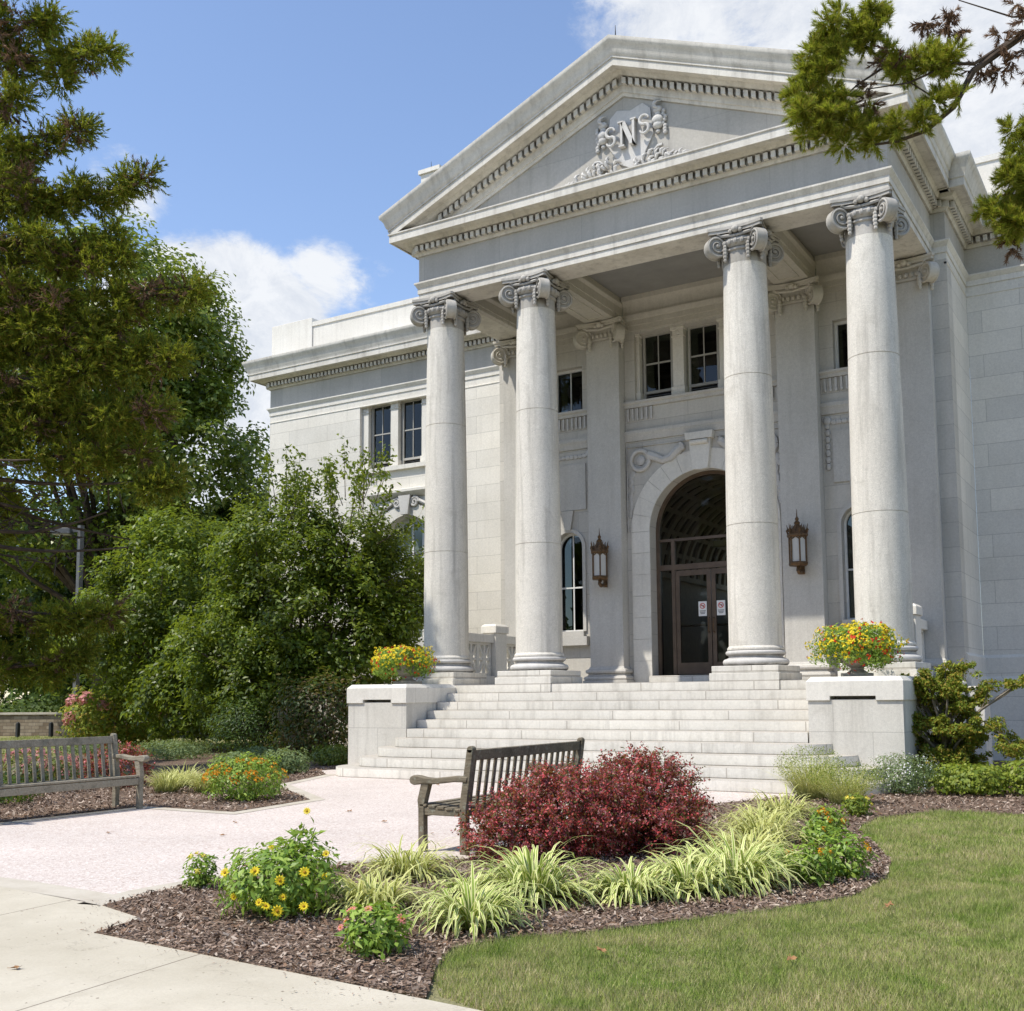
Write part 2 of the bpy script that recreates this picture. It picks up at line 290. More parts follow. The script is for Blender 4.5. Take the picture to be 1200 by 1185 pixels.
# ------------------------------------------------------------------ mesh builder
class MB:
    def __init__(s): s.v = []; s.f = []
    def add(s, vs, fs):
        o = len(s.v); s.v += [tuple(p) for p in vs]; s.f += [tuple(i + o for i in f) for f in fs]; return s
    def box(s, x0, x1, y0, y1, z0, z1):
        return s.add([(x0, y0, z0), (x1, y0, z0), (x1, y1, z0), (x0, y1, z0), (x0, y0, z1), (x1, y0, z1), (x1, y1, z1), (x0, y1, z1)],
                     [(0, 3, 2, 1), (4, 5, 6, 7), (0, 1, 5, 4), (1, 2, 6, 5), (2, 3, 7, 6), (3, 0, 4, 7)])
    def cbox(s, x0, x1, y0, y1, z0, z1, c):   # top chamfer
        s.box(x0, x1, y0, y1, z0, z1 - c)
        return s.add([(x0, y0, z1 - c), (x1, y0, z1 - c), (x1, y1, z1 - c), (x0, y1, z1 - c), (x0 + c, y0 + c, z1), (x1 - c, y0 + c, z1), (x1 - c, y1 - c, z1), (x0 + c, y1 - c, z1)],
                     [(4, 5, 6, 7), (0, 1, 5, 4), (1, 2, 6, 5), (2, 3, 7, 6), (3, 0, 4, 7)])
    def prism(s, poly, z0, z1):      # plan polygon
        n = len(poly)
        return s.add([(x, y, z0) for x, y in poly] + [(x, y, z1) for x, y in poly],
                     [tuple(range(n))[::-1], tuple(range(n, 2 * n))] + [(i, (i + 1) % n, n + (i + 1) % n, n + i) for i in range(n)])
    def prism_y(s, poly, y0, y1):    # XZ polygon
        n = len(poly)
        return s.add([(x, y0, z) for x, z in poly] + [(x, y1, z) for x, z in poly],
                     [tuple(range(n)), tuple(range(n, 2 * n))[::-1]] + [(i, n + i, n + (i + 1) % n, (i + 1) % n) for i in range(n)])
    def prism_x(s, poly, x0, x1):    # YZ polygon
        n = len(poly)
        return s.add([(x0, y, z) for y, z in poly] + [(x1, y, z) for y, z in poly],
                     [tuple(range(n))[::-1], tuple(range(n, 2 * n))] + [(i, (i + 1) % n, n + (i + 1) % n, n + i) for i in range(n)])
    def lathe(s, prof, cx=0, cy=0, n=48):
        o = []; f = []
        for r, z in prof:
            for k in range(n): a = 2 * math.pi * k / n; o.append((cx + r * math.cos(a), cy + r * math.sin(a), z))
        for j in range(len(prof) - 1):
            for k in range(n): f.append((j * n + k, j * n + (k + 1) % n, (j + 1) * n + (k + 1) % n, (j + 1) * n + k))
        if prof[0][0] > 1e-4: f.append(tuple(range(n))[::-1])
        if prof[-1][0] > 1e-4: f.append(tuple((len(prof) - 1) * n + k for k in range(n)))
        return s.add(o, f)
    def tube(s, pts, rad, n=8, caps=True):
        pts = [Vector(p) for p in pts]; N = len(pts)
        if not isinstance(rad, (list, tuple)): rad = [rad] * N
        vs = []; up = Vector((0, 0, 1)); prev = None
        for i, p in enumerate(pts):
            d = (pts[min(i + 1, N - 1)] - pts[max(i - 1, 0)]).normalized()
            if prev is None:
                a = up if abs(d.z) < .9 else Vector((1, 0, 0)); u = d.cross(a).normalized()
            else:
                u = (prev - d * prev.dot(d));
                u = u.normalized() if u.length > 1e-6 else d.orthogonal().normalized()
            prev = u; w = d.cross(u)
            for k in range(n):
                a = 2 * math.pi * k / n; vs.append(tuple(p + (u * math.cos(a) + w * math.sin(a)) * rad[i]))
        fs = [(i * n + k, i * n + (k + 1) % n, (i + 1) * n + (k + 1) % n, (i + 1) * n + k) for i in range(N - 1) for k in range(n)]
        if caps: fs += [tuple(range(n))[::-1], tuple((N - 1) * n + k for k in range(n))]
        return s.add(vs, fs)
    def ball(s, c, r, sc=(1, 1, 1), n=10, m=6):
        vs = [(c[0], c[1], c[2] - r * sc[2])]
        for j in range(1, m):
            t = -math.pi / 2 + math.pi * j / m
            for k in range(n): a = 2 * math.pi * k / n; vs.append((c[0] + r * sc[0] * math.cos(t) * math.cos(a), c[1] + r * sc[1] * math.cos(t) * math.sin(a), c[2] + r * sc[2] * math.sin(t)))
        vs.append((c[0], c[1], c[2] + r * sc[2]))
        fs = [(0, 1 + (k + 1) % n, 1 + k) for k in range(n)]
        for j in range(m - 2):
            for k in range(n): b = 1 + j * n; fs.append((b + k, b + (k + 1) % n, b + n + (k + 1) % n, b + n + k))
        b = 1 + (m - 2) * n; fs += [(b + k, b + (k + 1) % n, len(vs) - 1) for k in range(n)]
        return s.add(vs, fs)
    def obox(s, c, ax, ay, az):      # oriented box: centre, half-vectors
        c, ax, ay, az = map(Vector, (c, ax, ay, az)); vs = [c + sx * ax + sy * ay + sz * az for sz in (-1, 1) for sy, sx in ((-1, -1), (-1, 1), (1, 1), (1, -1))]
        return s.add([tuple(v) for v in vs], [(0, 3, 2, 1), (4, 5, 6, 7), (0, 1, 5, 4), (1, 2, 6, 5), (2, 3, 7, 6), (3, 0, 4, 7)])
    def sweep(s, path, prof, closed=True):
        """plan path, profile (offset, z); offset is to the right of travel"""
        n = len(path); m = len(prof); vs = []
        def nrm(a, b):
            dx, dy = b[0] - a[0], b[1] - a[1]; L = math.hypot(dx, dy); return (dy / L, -dx / L)
        for i, p in enumerate(path):
            if i == 0: q = nrm(path[0], path[1])
            elif i == n - 1: q = nrm(path[-2], path[-1])
            else:
                a = nrm(path[i - 1], p); b = nrm(p, path[i + 1]); k = 1 + a[0] * b[0] + a[1] * b[1]; q = ((a[0] + b[0]) / k, (a[1] + b[1]) / k)
            for o, z in prof: vs.append((p[0] + q[0] * o, p[1] + q[1] * o, z))
        rng_ = range(m) if closed else range(m - 1)
        fs = [(i * m + j, i * m + (j + 1) % m, (i + 1) * m + (j + 1) % m, (i + 1) * m + j) for i in range(n - 1) for j in rng_]
        if closed: fs += [tuple(range(m))[::-1], tuple((n - 1) * m + j for j in range(m))]
        return s.add(vs, fs)
    def build(s, name, mat, parent=None, smooth=True, label=None, bevel=0, keepn=False):
        me = bpy.data.meshes.new(name); me.from_pydata(s.v, [], s.f)
        bm = bmesh.new(); bm.from_mesh(me); bmesh.ops.recalc_face_normals(bm, faces=bm.faces); bm.to_mesh(me); bm.free()
        me.materials.append(mat)
        if smooth:
            me.polygons.foreach_set('use_smooth', [True] * len(me.polygons)); me.set_sharp_from_angle(angle=R(32))
        o = bpy.data.objects.new(name, me); COL.objects.link(o)
        if parent is not None: o.parent = parent
        if bevel:
            b = o.modifiers.new('bevel', 'BEVEL'); b.width = bevel; b.segments = 2; b.limit_method = 'ANGLE'; b.angle_limit = R(40)
        if label: o['label'] = label
        return o

def npmesh(name, verts, nper, mat, parent=None, faces=None, uv=None):
    """verts (k, nper, 3): each row one polygon (or faces pattern given per item)"""
    verts = np.asarray(verts, dtype=np.float32); k = verts.shape[0]
    me = bpy.data.meshes.new(name)
    nv = k * verts.shape[1]; me.vertices.add(nv); me.vertices.foreach_set('co', verts.reshape(-1))
    if faces is None: faces = [tuple(range(nper))]
    tot = []; loops = []; starts = []; st = 0
    fp = np.concatenate([np.array(f) for f in faces]); fl = [len(f) for f in faces]
    allv = (np.arange(k)[:, None] * verts.shape[1] + fp[None, :]).reshape(-1)
    lens = np.tile(np.array(fl), k); starts = np.concatenate([[0], np.cumsum(lens)[:-1]])
    me.loops.add(len(allv)); me.loops.foreach_set('vertex_index', allv.astype(np.int32))
    me.polygons.add(len(lens)); me.polygons.foreach_set('loop_start', starts.astype(np.int32)); me.polygons.foreach_set('loop_total', lens.astype(np.int32))
    if uv is not None:
        u = me.uv_layers.new(name='UVMap'); a = np.tile(np.asarray(uv, dtype=np.float32)[fp][None], (k, 1, 1)); u.data.foreach_set('uv', a.reshape(-1))
    me.update(); me.validate(); me.materials.append(mat)
    o = bpy.data.objects.new(name, me); COL.objects.link(o)
    if parent is not None: o.parent = parent
    return o
def unit(a): return a / np.maximum(np.linalg.norm(a, axis=-1, keepdims=True), 1e-9)
def leaves(P, N, L, W, rg, droop=0.0, fold=.25):
    """diamond leaves at P with facing normal N"""
    k = len(P); t = unit(np.cross(N, rg.normal(size=(k, 3)))); t[:, 2] -= droop; t = unit(t); b = unit(np.cross(N, t)); n = unit(np.cross(t, b))
    L = L * rg.uniform(.5, 1.4, (k, 1)); W = W * rg.uniform(.7, 1.2, (k, 1))
    v = np.stack([P, P + t * L * .45 + b * W * .5 + n * W * fold, P + t * L, P + t * L * .45 - b * W * .5 + n * W * fold], 1)
    return v
def ell_points(c, r, n, rg, shell=.55):
    d = unit(rg.normal(size=(n, 3))); u = rg.uniform(shell ** 3, 1, (n, 1)) ** (1 / 3)
    return np.array(c) + d * u * np.array(r), d

# ================================================================== BUILDING
W, ZL = 4.888, 1.62
YB, YW, YP = 3.60, 5.808, 3.29          # rear wall, wings, pilaster face
WW = 14.84
B = empty('classical_building', (0, 0, 0), 'pale granite classical building with four columned pedimented portico and broad steps', 'building')
def part(name, mb, mat, parent=B, **k): return mb.build(name, M[mat], parent, **k)

# ---- wall with openings
def plate(mb, x0, x1, z0, z1, ops, y0, y1):
    x = x0
    for (a, b, zb, zs, arch) in sorted(ops):
        if a > x: mb.box(x, a, y0, y1, z0, z1)
        if zb > z0: mb.box(a, b, y0, y1, z0, zb)
        if arch:
            r = (b - a) / 2; c = (a + b) / 2; n = 28
            for i in range(n):
                t0 = math.pi - math.pi * i / n; t1 = math.pi - math.pi * (i + 1) / n
                p = [(c + r * math.cos(t0), zs + r * math.sin(t0)), (c + r * math.cos(t1), zs + r * math.sin(t1))]
                mb.prism_y([p[0], p[1], (p[1][0], z1), (p[0][0], z1)], y0, y1)
        elif zs < z1: mb.box(a, b, y0, y1, zs, z1)
        x = b
    if x < x1: mb.box(x, x1, y0, y1, z0, z1)

# wings
WG = -9.61
mb = MB(); plate(mb, -WW, -5.16, 7.0, 9.8, [(WG - 1.72, WG + 1.72, 7.83, 9.74, 0)], YW, YW + .5)
plate(mb, -WW, -5.16, 1.70, 7.0, [(WG - .85, WG + .85, 2.9, 5.55, 1)], YW, YW + .5)
mb.box(-WW, -WW + .5, YW + .5, 17, 1.70, 9.8)
part('left_wing_wall', mb, 'wall')
mb = MB(); mb.box(5.16, 17, YW, YW + .5, 1.70, 9.8); part('right_wing_wall', mb, 'wall')
for x0, x1 in ((-5.158, -4.7), (4.7, 5.158)): mb = MB(); mb.box(x0, x1, YB + .45, YW, 1.7, 9.8); part('return_wall', mb, 'wall')
# base course of wings
prof = [(0, 1.70), (.02, 2.13), (0, 2.145), (-.3, 2.145), (-.3, 0), (.10, 0), (.10, 1.66), (.07, 1.70)]
bc = [(.09, 0), (.09, 1.64), (.05, 1.70), (.05, 2.08), (.0, 2.14), (-.3, 2.14), (-.3, 0)]
for P_ in ([(-WW, 17), (-WW, YW), (-5.16, YW), (-5.16, YB + .1)], [(5.16, YB + .1), (5.16, YW), (17, YW)]): mb = MB(); mb.sweep(P_, bc); part('base_course', mb, 'wall')
for x0, x1 in ((5.24, 5.52), (-5.52, -5.24)): mb = MB(); mb.box(x0, x1, 3.25, 3.9, 0, 1.5); part('buttress', mb, 'smooth', bevel=.02)

# portico rear wall
mb = MB()
mb.box(-5.16, -4.04, YB, YB + .45, ZL, 9.8); mb.box(4.04, 5.16, YB, YB + .45, ZL, 9.8)
for s in (-1, 1):
    c = 3.30 * s; a, b = (-4.04, -2.62) if s < 0 else (2.62, 4.04)
    plate(mb, a, b, ZL, 6.3, [(c - .36, c + .36, 2.84, 4.76, 1)], YB, YB + .45)
    plate(mb, a, b, 6.3, 9.8, [(c - .40, c + .40, 7.80, 8.98, 0)], YB, YB + .45)
plate(mb, -2.62, 2.62, ZL, 7.02, [(-1.27, 1.27, 1.80, 4.98, 1)], YB, YB + .45)
plate(mb, -2.62, 2.62, 7.02, 9.8, [(-1.56, 1.56, 7.93, 9.50, 0)], YB, YB + .45)
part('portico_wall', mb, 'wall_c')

# podium / floor
mb = MB(); mb.box(-5.10, 5.10, -.262, YB, 0, ZL - .16); mb.box(-3.9, 3.9, -.270, YB, ZL - .162, ZL); mb.box(-5.12, -3.9, -.1, YB, ZL - .16, ZL); mb.box(3.9, 5.12, -.1, YB, ZL - .16, ZL)
part('portico_floor', mb, 'step')
mb = MB(); mb.box(-1.27, 1.27, 3.42, 4.3, ZL, 1.80); part('threshold', mb, 'step', bevel=.012)

# ---- steps
YL, TR, RS = -.262, .3214, .162
ext = {6: .40, 7: .74, 8: 1.12, 9: 1.40}; exl = {6: .27, 7: .50, 8: .72, 9: 1.0}
for k in range(1, 10):
    zt_, yf = ZL - RS * k, YL - TR * k
    mb = MB()
    if k < 6: mb.cbox(-3.768, 3.768, yf, YL - .002, zt_ - RS, zt_, .008)
    else:
        r = min(.75, -1.85 - yf) if k > 6 else .5
        def side(e):
            q = [(-e, -1.5), (-e, yf + r)]
            return q + [(-e + r - r * math.cos(t), yf + r - r * math.sin(t)) for t in [i * math.pi / 2 / 10 for i in range(1, 11)]]
        poly = side(3.77 + exl[k]); poly += [(-x, y) for x, y in reversed(side(3.77 + ext[k]))]
        mb.prism(poly, zt_ - RS, zt_)
    part('step', mb, 'step', bevel=.008 if k > 5 else 0)

# ---- pedestals flanking the steps
for s in (-1, 1):
    X = lambda a, b: (min(a * s, b * s), max(a * s, b * s))
    mb = MB(); x0, x1 = X(3.79, 5.18); mb.box(x0, x1, -1.86, 3.5, 0, 1.30)
    pd = part('step_pedestal', mb, 'pedestal')
    q = [(3.77, 1.285), (4.13, 1.285), (4.13, 1.35), (4.80, 1.35), (4.80, 1.285), (5.2, 1.285), (5.2, 1.57), (3.77, 1.57)]
    mb = MB(); mb.prism_y([(x * s, z) for x, z in q], -1.89, -1.6); mb.box(*X(3.77, 5.2), -1.6, 3.4, 1.285, 1.57)
    x0, x1 = X(3.77, 5.2); x2, x3 = X(3.83, 5.14)
    mb.add([(x0, -1.89, 1.57), (x1, -1.89, 1.57), (x1, 3.4, 1.57), (x0, 3.4, 1.57), (x2, -1.81, 1.64), (x3, -1.81, 1.64), (x3, 3.4, 1.64), (x2, 3.4, 1.64)], [(4, 5, 6, 7), (0, 1, 5, 4), (1, 2, 6, 5), (2, 3, 7, 6), (3, 0, 4, 7)])
    part('cap', mb, 'smooth', pd, bevel=.006)

# ---- entablatures
ARCH = [(0, 9.80), (0, 9.925), (.022, 9.93), (.022, 10.05), (.035, 10.06), (.05, 10.10), (.08, 10.135), (.08, 10.168), (0, 10.175), (-.72, 10.175), (-.72, 9.85), (-.67, 9.80)]
FRZ = [(0, 10.175), (0, 10.745), (-.72, 10.745), (-.72, 10.175)]
COR = [(0, 10.74), (.04, 10.745), (.075, 10.80), (.10, 10.80), (.10, 10.925), (.14, 10.93), (.20, 10.95), (.235, 11.0), (.25, 11.02), (.42, 11.02), (.42, 11.0), (.453, 11.0), (.453, 11.145), (.475, 11.165), (.475, 11.19)]
PP = [(-W, YB), (-W, 0), (W, 0), (W, YB)]
LP = [(-WW, 17), (-WW, YW), (-5.16, YW), (-5.16, YB), (-4.60, YB)]
RP = [(4.60, YB), (5.16, YB), (5.16, YW), (17, YW)]
mb = MB(); mb.sweep(PP, ARCH)
AR2 = [(o if o > -.5 else -.3, z) for o, z in ARCH]
part('architrave', mb, 'cornice')
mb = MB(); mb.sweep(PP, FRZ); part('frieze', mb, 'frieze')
mb = MB(); mb.sweep(PP, COR + [(0, 11.25), (-.72, 11.25), (-.72, 10.74)])
# side cymas
zt = lambda x: 13.838 - .4115 * abs(x)
CY = [(.611, 0), (.611, -.05), (.60, -.085), (.565, -.13), (.535, -.19), (.52, -.25), (.50, -.31), (.475, -.34), (.475, -.378)]
for s in (-1, 1):
    pr = [(o, zt(W + o) + dz) for o, dz in CY] + [(.45, 11.19), (-.2, 11.2), (-.2, zt(5.5) + .02)]
    vs = [(s * (W + o), (-o if o > 0 else 0), z) for o, z in pr] + [(s * (W + o), YB - .40, z) for o, z in pr]
    n = len(pr); mb.add(vs, [(i, (i + 1) % n, n + (i + 1) % n, n + i) for i in range(n)] + [tuple(range(n)), tuple(range(n, 2 * n))[::-1]])
cor = part('cornice', mb, 'cornice')
def dentils(mb, path, w=.085, pitch=.142, o0=.095, o1=.185, z0=10.805, z1=10.922):
    for (x0, y0), (x1, y1) in zip(path[:-1], path[1:]):
        L = math.hypot(x1 - x0, y1 - y0); d = ((x1 - x0) / L, (y1 - y0) / L); nn = (d[1], -d[0]); k = max(1, int((L + .1) / pitch)); off = (L - k * pitch) / 2 + pitch / 2
        for i in range(k):
            t = off + i * pitch; cx, cy = x0 + d[0] * t + nn[0] * (o0 + o1) / 2, y0 + d[1] * t + nn[1] * (o0 + o1) / 2
            mb.obox((cx, cy, (z0 + z1) / 2), (d[0] * w / 2, d[1] * w / 2, 0), (nn[0] * (o1 - o0) / 2, nn[1] * (o1 - o0) / 2, 0), (0, 0, (z1 - z0) / 2))
mb = MB(); dentils(mb, PP); part('dentils', mb, 'cornice', cor, smooth=False)
CWG = COR + [(.475, 11.20), (.50, 11.26), (.52, 11.32), (.535, 11.38), (.565, 11.44), (.60, 11.485), (.611, 11.52), (.611, 11.57), (-.3, 11.62), (-.3, 10.74)]
for nm, P_ in (('wing_entablature', LP), ('wing_entablature', RP)):
    mb = MB(); mb.sweep(P_, AR2); e = part(nm, mb, 'smooth')
    mb = MB(); mb.sweep(P_, [(0, 10.175), (0, 10.745), (-.3, 10.745), (-.3, 10.175)]); part('frieze', mb, 'frieze', e)
    mb = MB(); mb.sweep(P_, CWG); part('cornice', mb, 'cornice', e)
    mb = MB(); dentils(mb, P_); part('dentils', mb, 'cornice', e, smooth=False)
# thin string line below wing architrave
for P_ in (LP[:4], RP[1:]): mb = MB(); mb.sweep(P_, [(0, 9.70), (.015, 9.71), (.015, 9.73), (0, 9.74), (-.05, 9.74), (-.05, 9.70)]); part('string_course', mb, 'smooth')

# parapets
def parapet(P_, z0, z1, o):
    mb = MB(); mb.sweep(P_, [(o, z0), (o, z1 - .14), (o + .03, z1 - .13), (o + .03, z1), (o - .35, z1), (o - .35, z0)]); return part('parapet', mb, 'smooth')
pp = parapet([(-WW, 17), (-WW, YW), (-5.16, YW), (-5.16, YB + .5), (-4.8, YB + .5)], 11.55, 12.60, -.05)
parapet([(4.8, YB + .5), (5.16, YB + .5), (5.16, YW), (17, YW)], 11.55, 12.72, -.05)
mb = MB(); mb.box(-WW + .01, -13.2, YW + .01, YW + .5, 11.6, 12.735); mb.box(-WW + .01, -WW + .5, YW + .5, YW + 1.7, 11.6, 12.735); part('corner_block', mb, 'smooth', pp, bevel=.01)

# roof
mb = MB(); mb.box(-WW + .3, -5.0, YW + .3, 16.9, 12.0, 12.1); mb.box(5.0, 16.9, YW + .3, 16.9, 12.0, 12.1); mb.box(-5.2, 5.2, YB + .3, 16.9, 11.3, 11.35)
for s in (-1, 1):
    mb.add([(s * 5.45, -.55, zt(5.45) - .03), (0, -.55, zt(0) - .03), (0, 10, zt(0) - .03), (s * 5.45, 10, zt(5.45) - .03)], [(0, 1, 2, 3)])
roof = part('roof', mb, 'metal', smooth=False)
mb = MB(); mb.box(-9.22, -8.6, 5.9, 6.6, 12.0, 16.18); mb.box(-9.28, -8.54, 5.84, 6.66, 16.18, 16.30); part('chimney', mb, 'smooth', roof)
mb = MB(); mb.box(3.3, 3.95, 5.9, 6.5, 12.0, 15.75); mb.lathe([(.45, 15.75), (.0, 16.15)], 3.62, 6.2, 4); part('chimney', mb, 'smooth', roof, smooth=False)
mb = MB()
for x, y, z in ((0.1, -.5, 13.83), (-8.9, 5.95, 16.30)): mb.tube([(x, y, z), (x, y, z + .22)], [.012, .004], 6)
part('lightning_rod', mb, 'iron', roof)

# ---- pediment
mb = MB()
RK = CY + [(.453, -.385), (.453, -.525), (.42, -.525), (.42, -.51), (.25, -.51), (.235, -.53), (.20, -.58), (.14, -.60), (.10, -.61), (.10, -.745), (.075, -.745), (.05, -.80), (.045, -.86), (.02, -.87), (.0, -.93), (-.15, -.93), (-.15, -.02)]
vs = []
for o, dz in RK:
    xe = W + (o if dz > -.38 and o > 0 else min(o, .42) if o > .2 else -.05)
    if o < 0 and dz > -.1: xe = W + .5
    vs += [(-xe, -o, zt(xe) + dz), (0, -o, zt(0) + dz), (xe, -o, zt(xe) + dz)]
n = len(RK); fs = []
for j in range(n):
    k = (j + 1) % n
    for i in (0, 1): fs.append((j * 3 + i, j * 3 + i + 1, k * 3 + i + 1, k * 3 + i))
mb.add(vs, fs)
ped = part('pediment', mb, 'cornice')
mb = MB()
for s in (-1, 1):
    a = math.atan(.4115); k = 0; x = .10
    while x < 4.35:
        z = zt(x) - .68; mb.obox((s * x, -.14, z), (.042, 0, -s * .042 * .4115), (0, .045, 0), (0, 0, .062)); x += .142
part('dentils', mb, 'cornice', ped, smooth=False)
mb = MB(); mb.prism_y([(-4.4, 11.2), (4.4, 11.2), (4.4, zt(4.4) - .9), (0, zt(0) - .88), (-4.4, zt(4.4) - .9)], .035, .5)
part('tympanum', mb, 'frieze', ped)
# carved relief
mb = MB(); rr = random.Random(3)
def scurl(c, r, turns, a0, s=1, rad=.035, y=-.03):
    pts = [(c[0] + s * r * (1 - t / 14 * .85) * math.cos(a0 + t / 14 * turns * 6.283), y, c[1] + r * (1 - t / 14 * .85) * math.sin(a0 + t / 14 * turns * 6.283)) for t in range(15)]
    mb.tube(pts, [rad * (1 - .5 * t / 14) for t in range(15)], 7)
zb = 11.27
def leafy(x, z, L, a, w=.06):
    d = (math.cos(a), math.sin(a)); pts = [(x + d[0] * L * t + .05 * math.sin(3 * t) * -d[1], -.02 - .07 * math.sin(math.pi * t), z + d[1] * L * t + .05 * math.sin(3 * t) * d[0]) for t in (0, .25, .5, .75, 1)]
    mb.tube(pts, [w * .5, w, w * .9, w * .6, .01], 7)
for s in (-1, 1):
    for i in range(26):
        t = i / 25; x = s * (.15 + 1.05 * t) + (.15 if s > 0 else 0) * 1; h = .42 * (1 - t) ** .8
        leafy(x, zb + rr.random() * h, .14 + .10 * rr.random() * (1 - t * .5), rr.uniform(.3, 2.6), .028 + .02 * rr.random())
    scurl((s * .95 + .1, zb + .12), .13, 1.6, 1.57, s, .03); scurl((s * .66 + .1, zb + .28), .16, 1.5, 1.2, s, .035); scurl((s * .45 + .1, zb + .10), .12, 1.4, 2.2, s, .03)
    # flaming vases beside the monogram
    vx = .14 + s * .58; vz = 12.0
    for r_, z_ in ((.05, vz), (.11, vz + .12), (.13, vz + .22), (.07, vz + .34), (.10, vz + .42)): mb.ball((vx, .0, z_), r_, (1, .8, .8), 9, 6)
    for i in range(7): leafy(vx + .02 * (i - 3), vz + .42, .16 + .06 * rr.random(), 1.57 + (i - 3) * .25, .028)
    for i in range(8): mb.ball((vx + s * (.1 + .05 * rr.random()), 0, vz - .05 + .06 * i), .045, (1, .9, 1), 7, 5)
carv = part('carved_relief', mb, 'carve', ped)
mb = MB()    # shield behind the letters
mb.prism_y([(-.30, 12.52), (-.36, 12.0), (-.1, 11.55), (.14, 11.42), (.38, 11.55), (.62, 12.0), (.56, 12.52), (.40, 12.66), (.14, 12.58), (-.14, 12.66)], -.0, .05)
part('shield', mb, 'carve', carv, bevel=.01)
mb = MB()
def sletter(cx, cz, h):
    r = h * .27; pts = []
    for i in range(13): a = .25 + (1.5 * math.pi - .25) * i / 12; pts.append((cx + r * math.cos(a), -.09, cz + r * .95 + r * math.sin(a)))
    for i in range(1, 13): a = math.pi / 2 - (1.5 * math.pi - .25) * i / 12; pts.append((cx + r * math.cos(a), -.09, cz - r * .95 + r * math.sin(a)))
    mb.tube(pts, [.020 + .014 * math.sin(math.pi * i / 24) for i in range(25)], 8)
sletter(-.24, 12.10, .34); sletter(.47, 12.17, .34)
nx0, nx1, nz0, nz1 = -.03, .27, 11.86, 12.34
for q in ([(nx0, nz0), (nx0 + .045, nz0), (nx0 + .05, nz1), (nx0, nz1)], [(nx1 - .05, nz0), (nx1, nz0), (nx1, nz1), (nx1 - .05, nz1)], [(nx0, nz1), (nx0 + .10, nz1), (nx1, nz0), (nx1 - .10, nz0)]): mb.prism_y(q, -.11, 0.02)
for x, z in ((nx0 + .025, nz0), (nx0 + .01, nz1), (nx1 - .025, nz1)): mb.box(x - .06, x + .06, -.115, .02, z - .015, z + .015)
part('monogram', mb, 'carve', carv)

# ---- columns
def capital_mesh(half, zc, pil=False):
    """scamozzi ionic capital: four diagonal volutes, centre at origin"""
    mb = MB(); hv = half
    # abacus with concave sides
    poly = []
    for q in range(4):
        a = q * math.pi / 2
        for t in range(9):
            u = -1 + 2 * t / 8; r0 = hv * (.93 - .14 * (1 - u * u)); x, y = u * hv * .87, -r0
            poly.append((x * math.cos(a) - y * math.sin(a), x * math.sin(a) + y * math.cos(a)))
    mb.prism(poly, zc + .27, zc + .325); mb.prism([(x * 1.04, y * 1.04) for x, y in poly], zc + .325, zc + .375)
    if pil: mb.box(-.41, .41, -.36, .36, zc - .05, zc + .27)
    else: mb.lathe([(.39, zc - .28), (.39, zc - .07), (.42, zc - .05), (.42, zc - .02), (.40, zc), (.46, zc + .05), (.48, zc + .10), (.44, zc + .14), (.40, zc + .27)], n=40)
    if not pil:
        for k in range(24): a = k * math.pi / 12; mb.ball((.455 * math.cos(a), .455 * math.sin(a), zc + .085), .045, (1, 1, 1.2), 7, 5)
    else:
        for k in range(7): mb.ball((-.33 + .11 * k, -.38, zc + .09), .045, (1, 1, 1.2), 7, 5)
        mb.box(-.42, .42, -.38, .36, zc - .02, zc + .02)
    vc = hv - .145
    for sx in (-1, 1):
        for sy in ((-1,) if pil else (-1, 1)):
            d = Vector((sx, sy, 0)).normalized(); nn = Vector((-d.y, d.x, 0)); c = Vector((sx * vc, sy * vc, zc + .045)); r = .205
            up = Vector((0, 0, 1))
            # scroll body
            ring = [c + d * (r * .93 * math.cos(t)) + up * (r * .93 * math.sin(t)) for t in [2 * math.pi * i / 24 for i in range(24)]]
            th = .085; vs = [tuple(p + nn * th) for p in ring] + [tuple(p - nn * th) for p in ring]
            mb.add(vs, [tuple(range(24)), tuple(range(24, 48))[::-1]] + [(i, (i + 1) % 24, 24 + (i + 1) % 24, 24 + i) for i in range(24)])
            for sg in (-1, 1):
                pts = []; rad = []
                for i in range(46):
                    t = i / 45; a = math.pi / 2 + 2.4 * 2 * math.pi * t; q = r * (1 - t) ** .85 + .02
                    pts.append(c + d * (q * math.cos(a)) + up * (q * math.sin(a)) + nn * sg * (th + .012 * t)); rad.append(.026 * (1 - .5 * t))
                mb.tube(pts, rad, 6); mb.ball(tuple(c + nn * sg * th), .04, n=8, m=5)
            # scroll stem up to the abacus centre
            for sg in (-1, 1):
                side = Vector((0, sy, 0)) if sg < 0 else Vector((sx, 0, 0))
                inner = side * (hv * .80) + up * (zc + .19)
                st = c + up * r * 1.0 + nn * 0
                mb.tube([st, (st + inner) / 2 + up * -.0, inner], [.035, .032, .028], 6)
            # bellflower drops
            for ang in (0, 1):
                off = Vector((-sx * .19, 0, 0)) if ang else Vector((0, -sy * .19, 0))
                b = Vector((sx * (hv - .14), sy * (hv - .14), zc + .02)) + off
                if ang and pil is False or pil: pass
                for i in range(5):
                    mb.ball((b.x, b.y, zc + .02 - i * .062), .052 - .006 * abs(i - 1.5), (1, 1, 1.1), 7, 5)
    for q in range(1 if pil else 4):   # rosettes
        a = q * math.pi / 2; x, y = 0, -hv * .84
        px_, py_ = x * math.cos(a) - y * math.sin(a), x * math.sin(a) + y * math.cos(a)
        mb.ball((px_, py_, zc + .30), .075, (1, 1, .9), 9, 6)
        for k in (-1, 1): mb.ball((px_ + (k * .09 if q % 2 == 0 else 0), py_ + (k * .09 if q % 2 else 0), zc + .27), .045, n=7, m=5)
    return mb
prof = []
zs0, zs1 = 2.16, 9.16
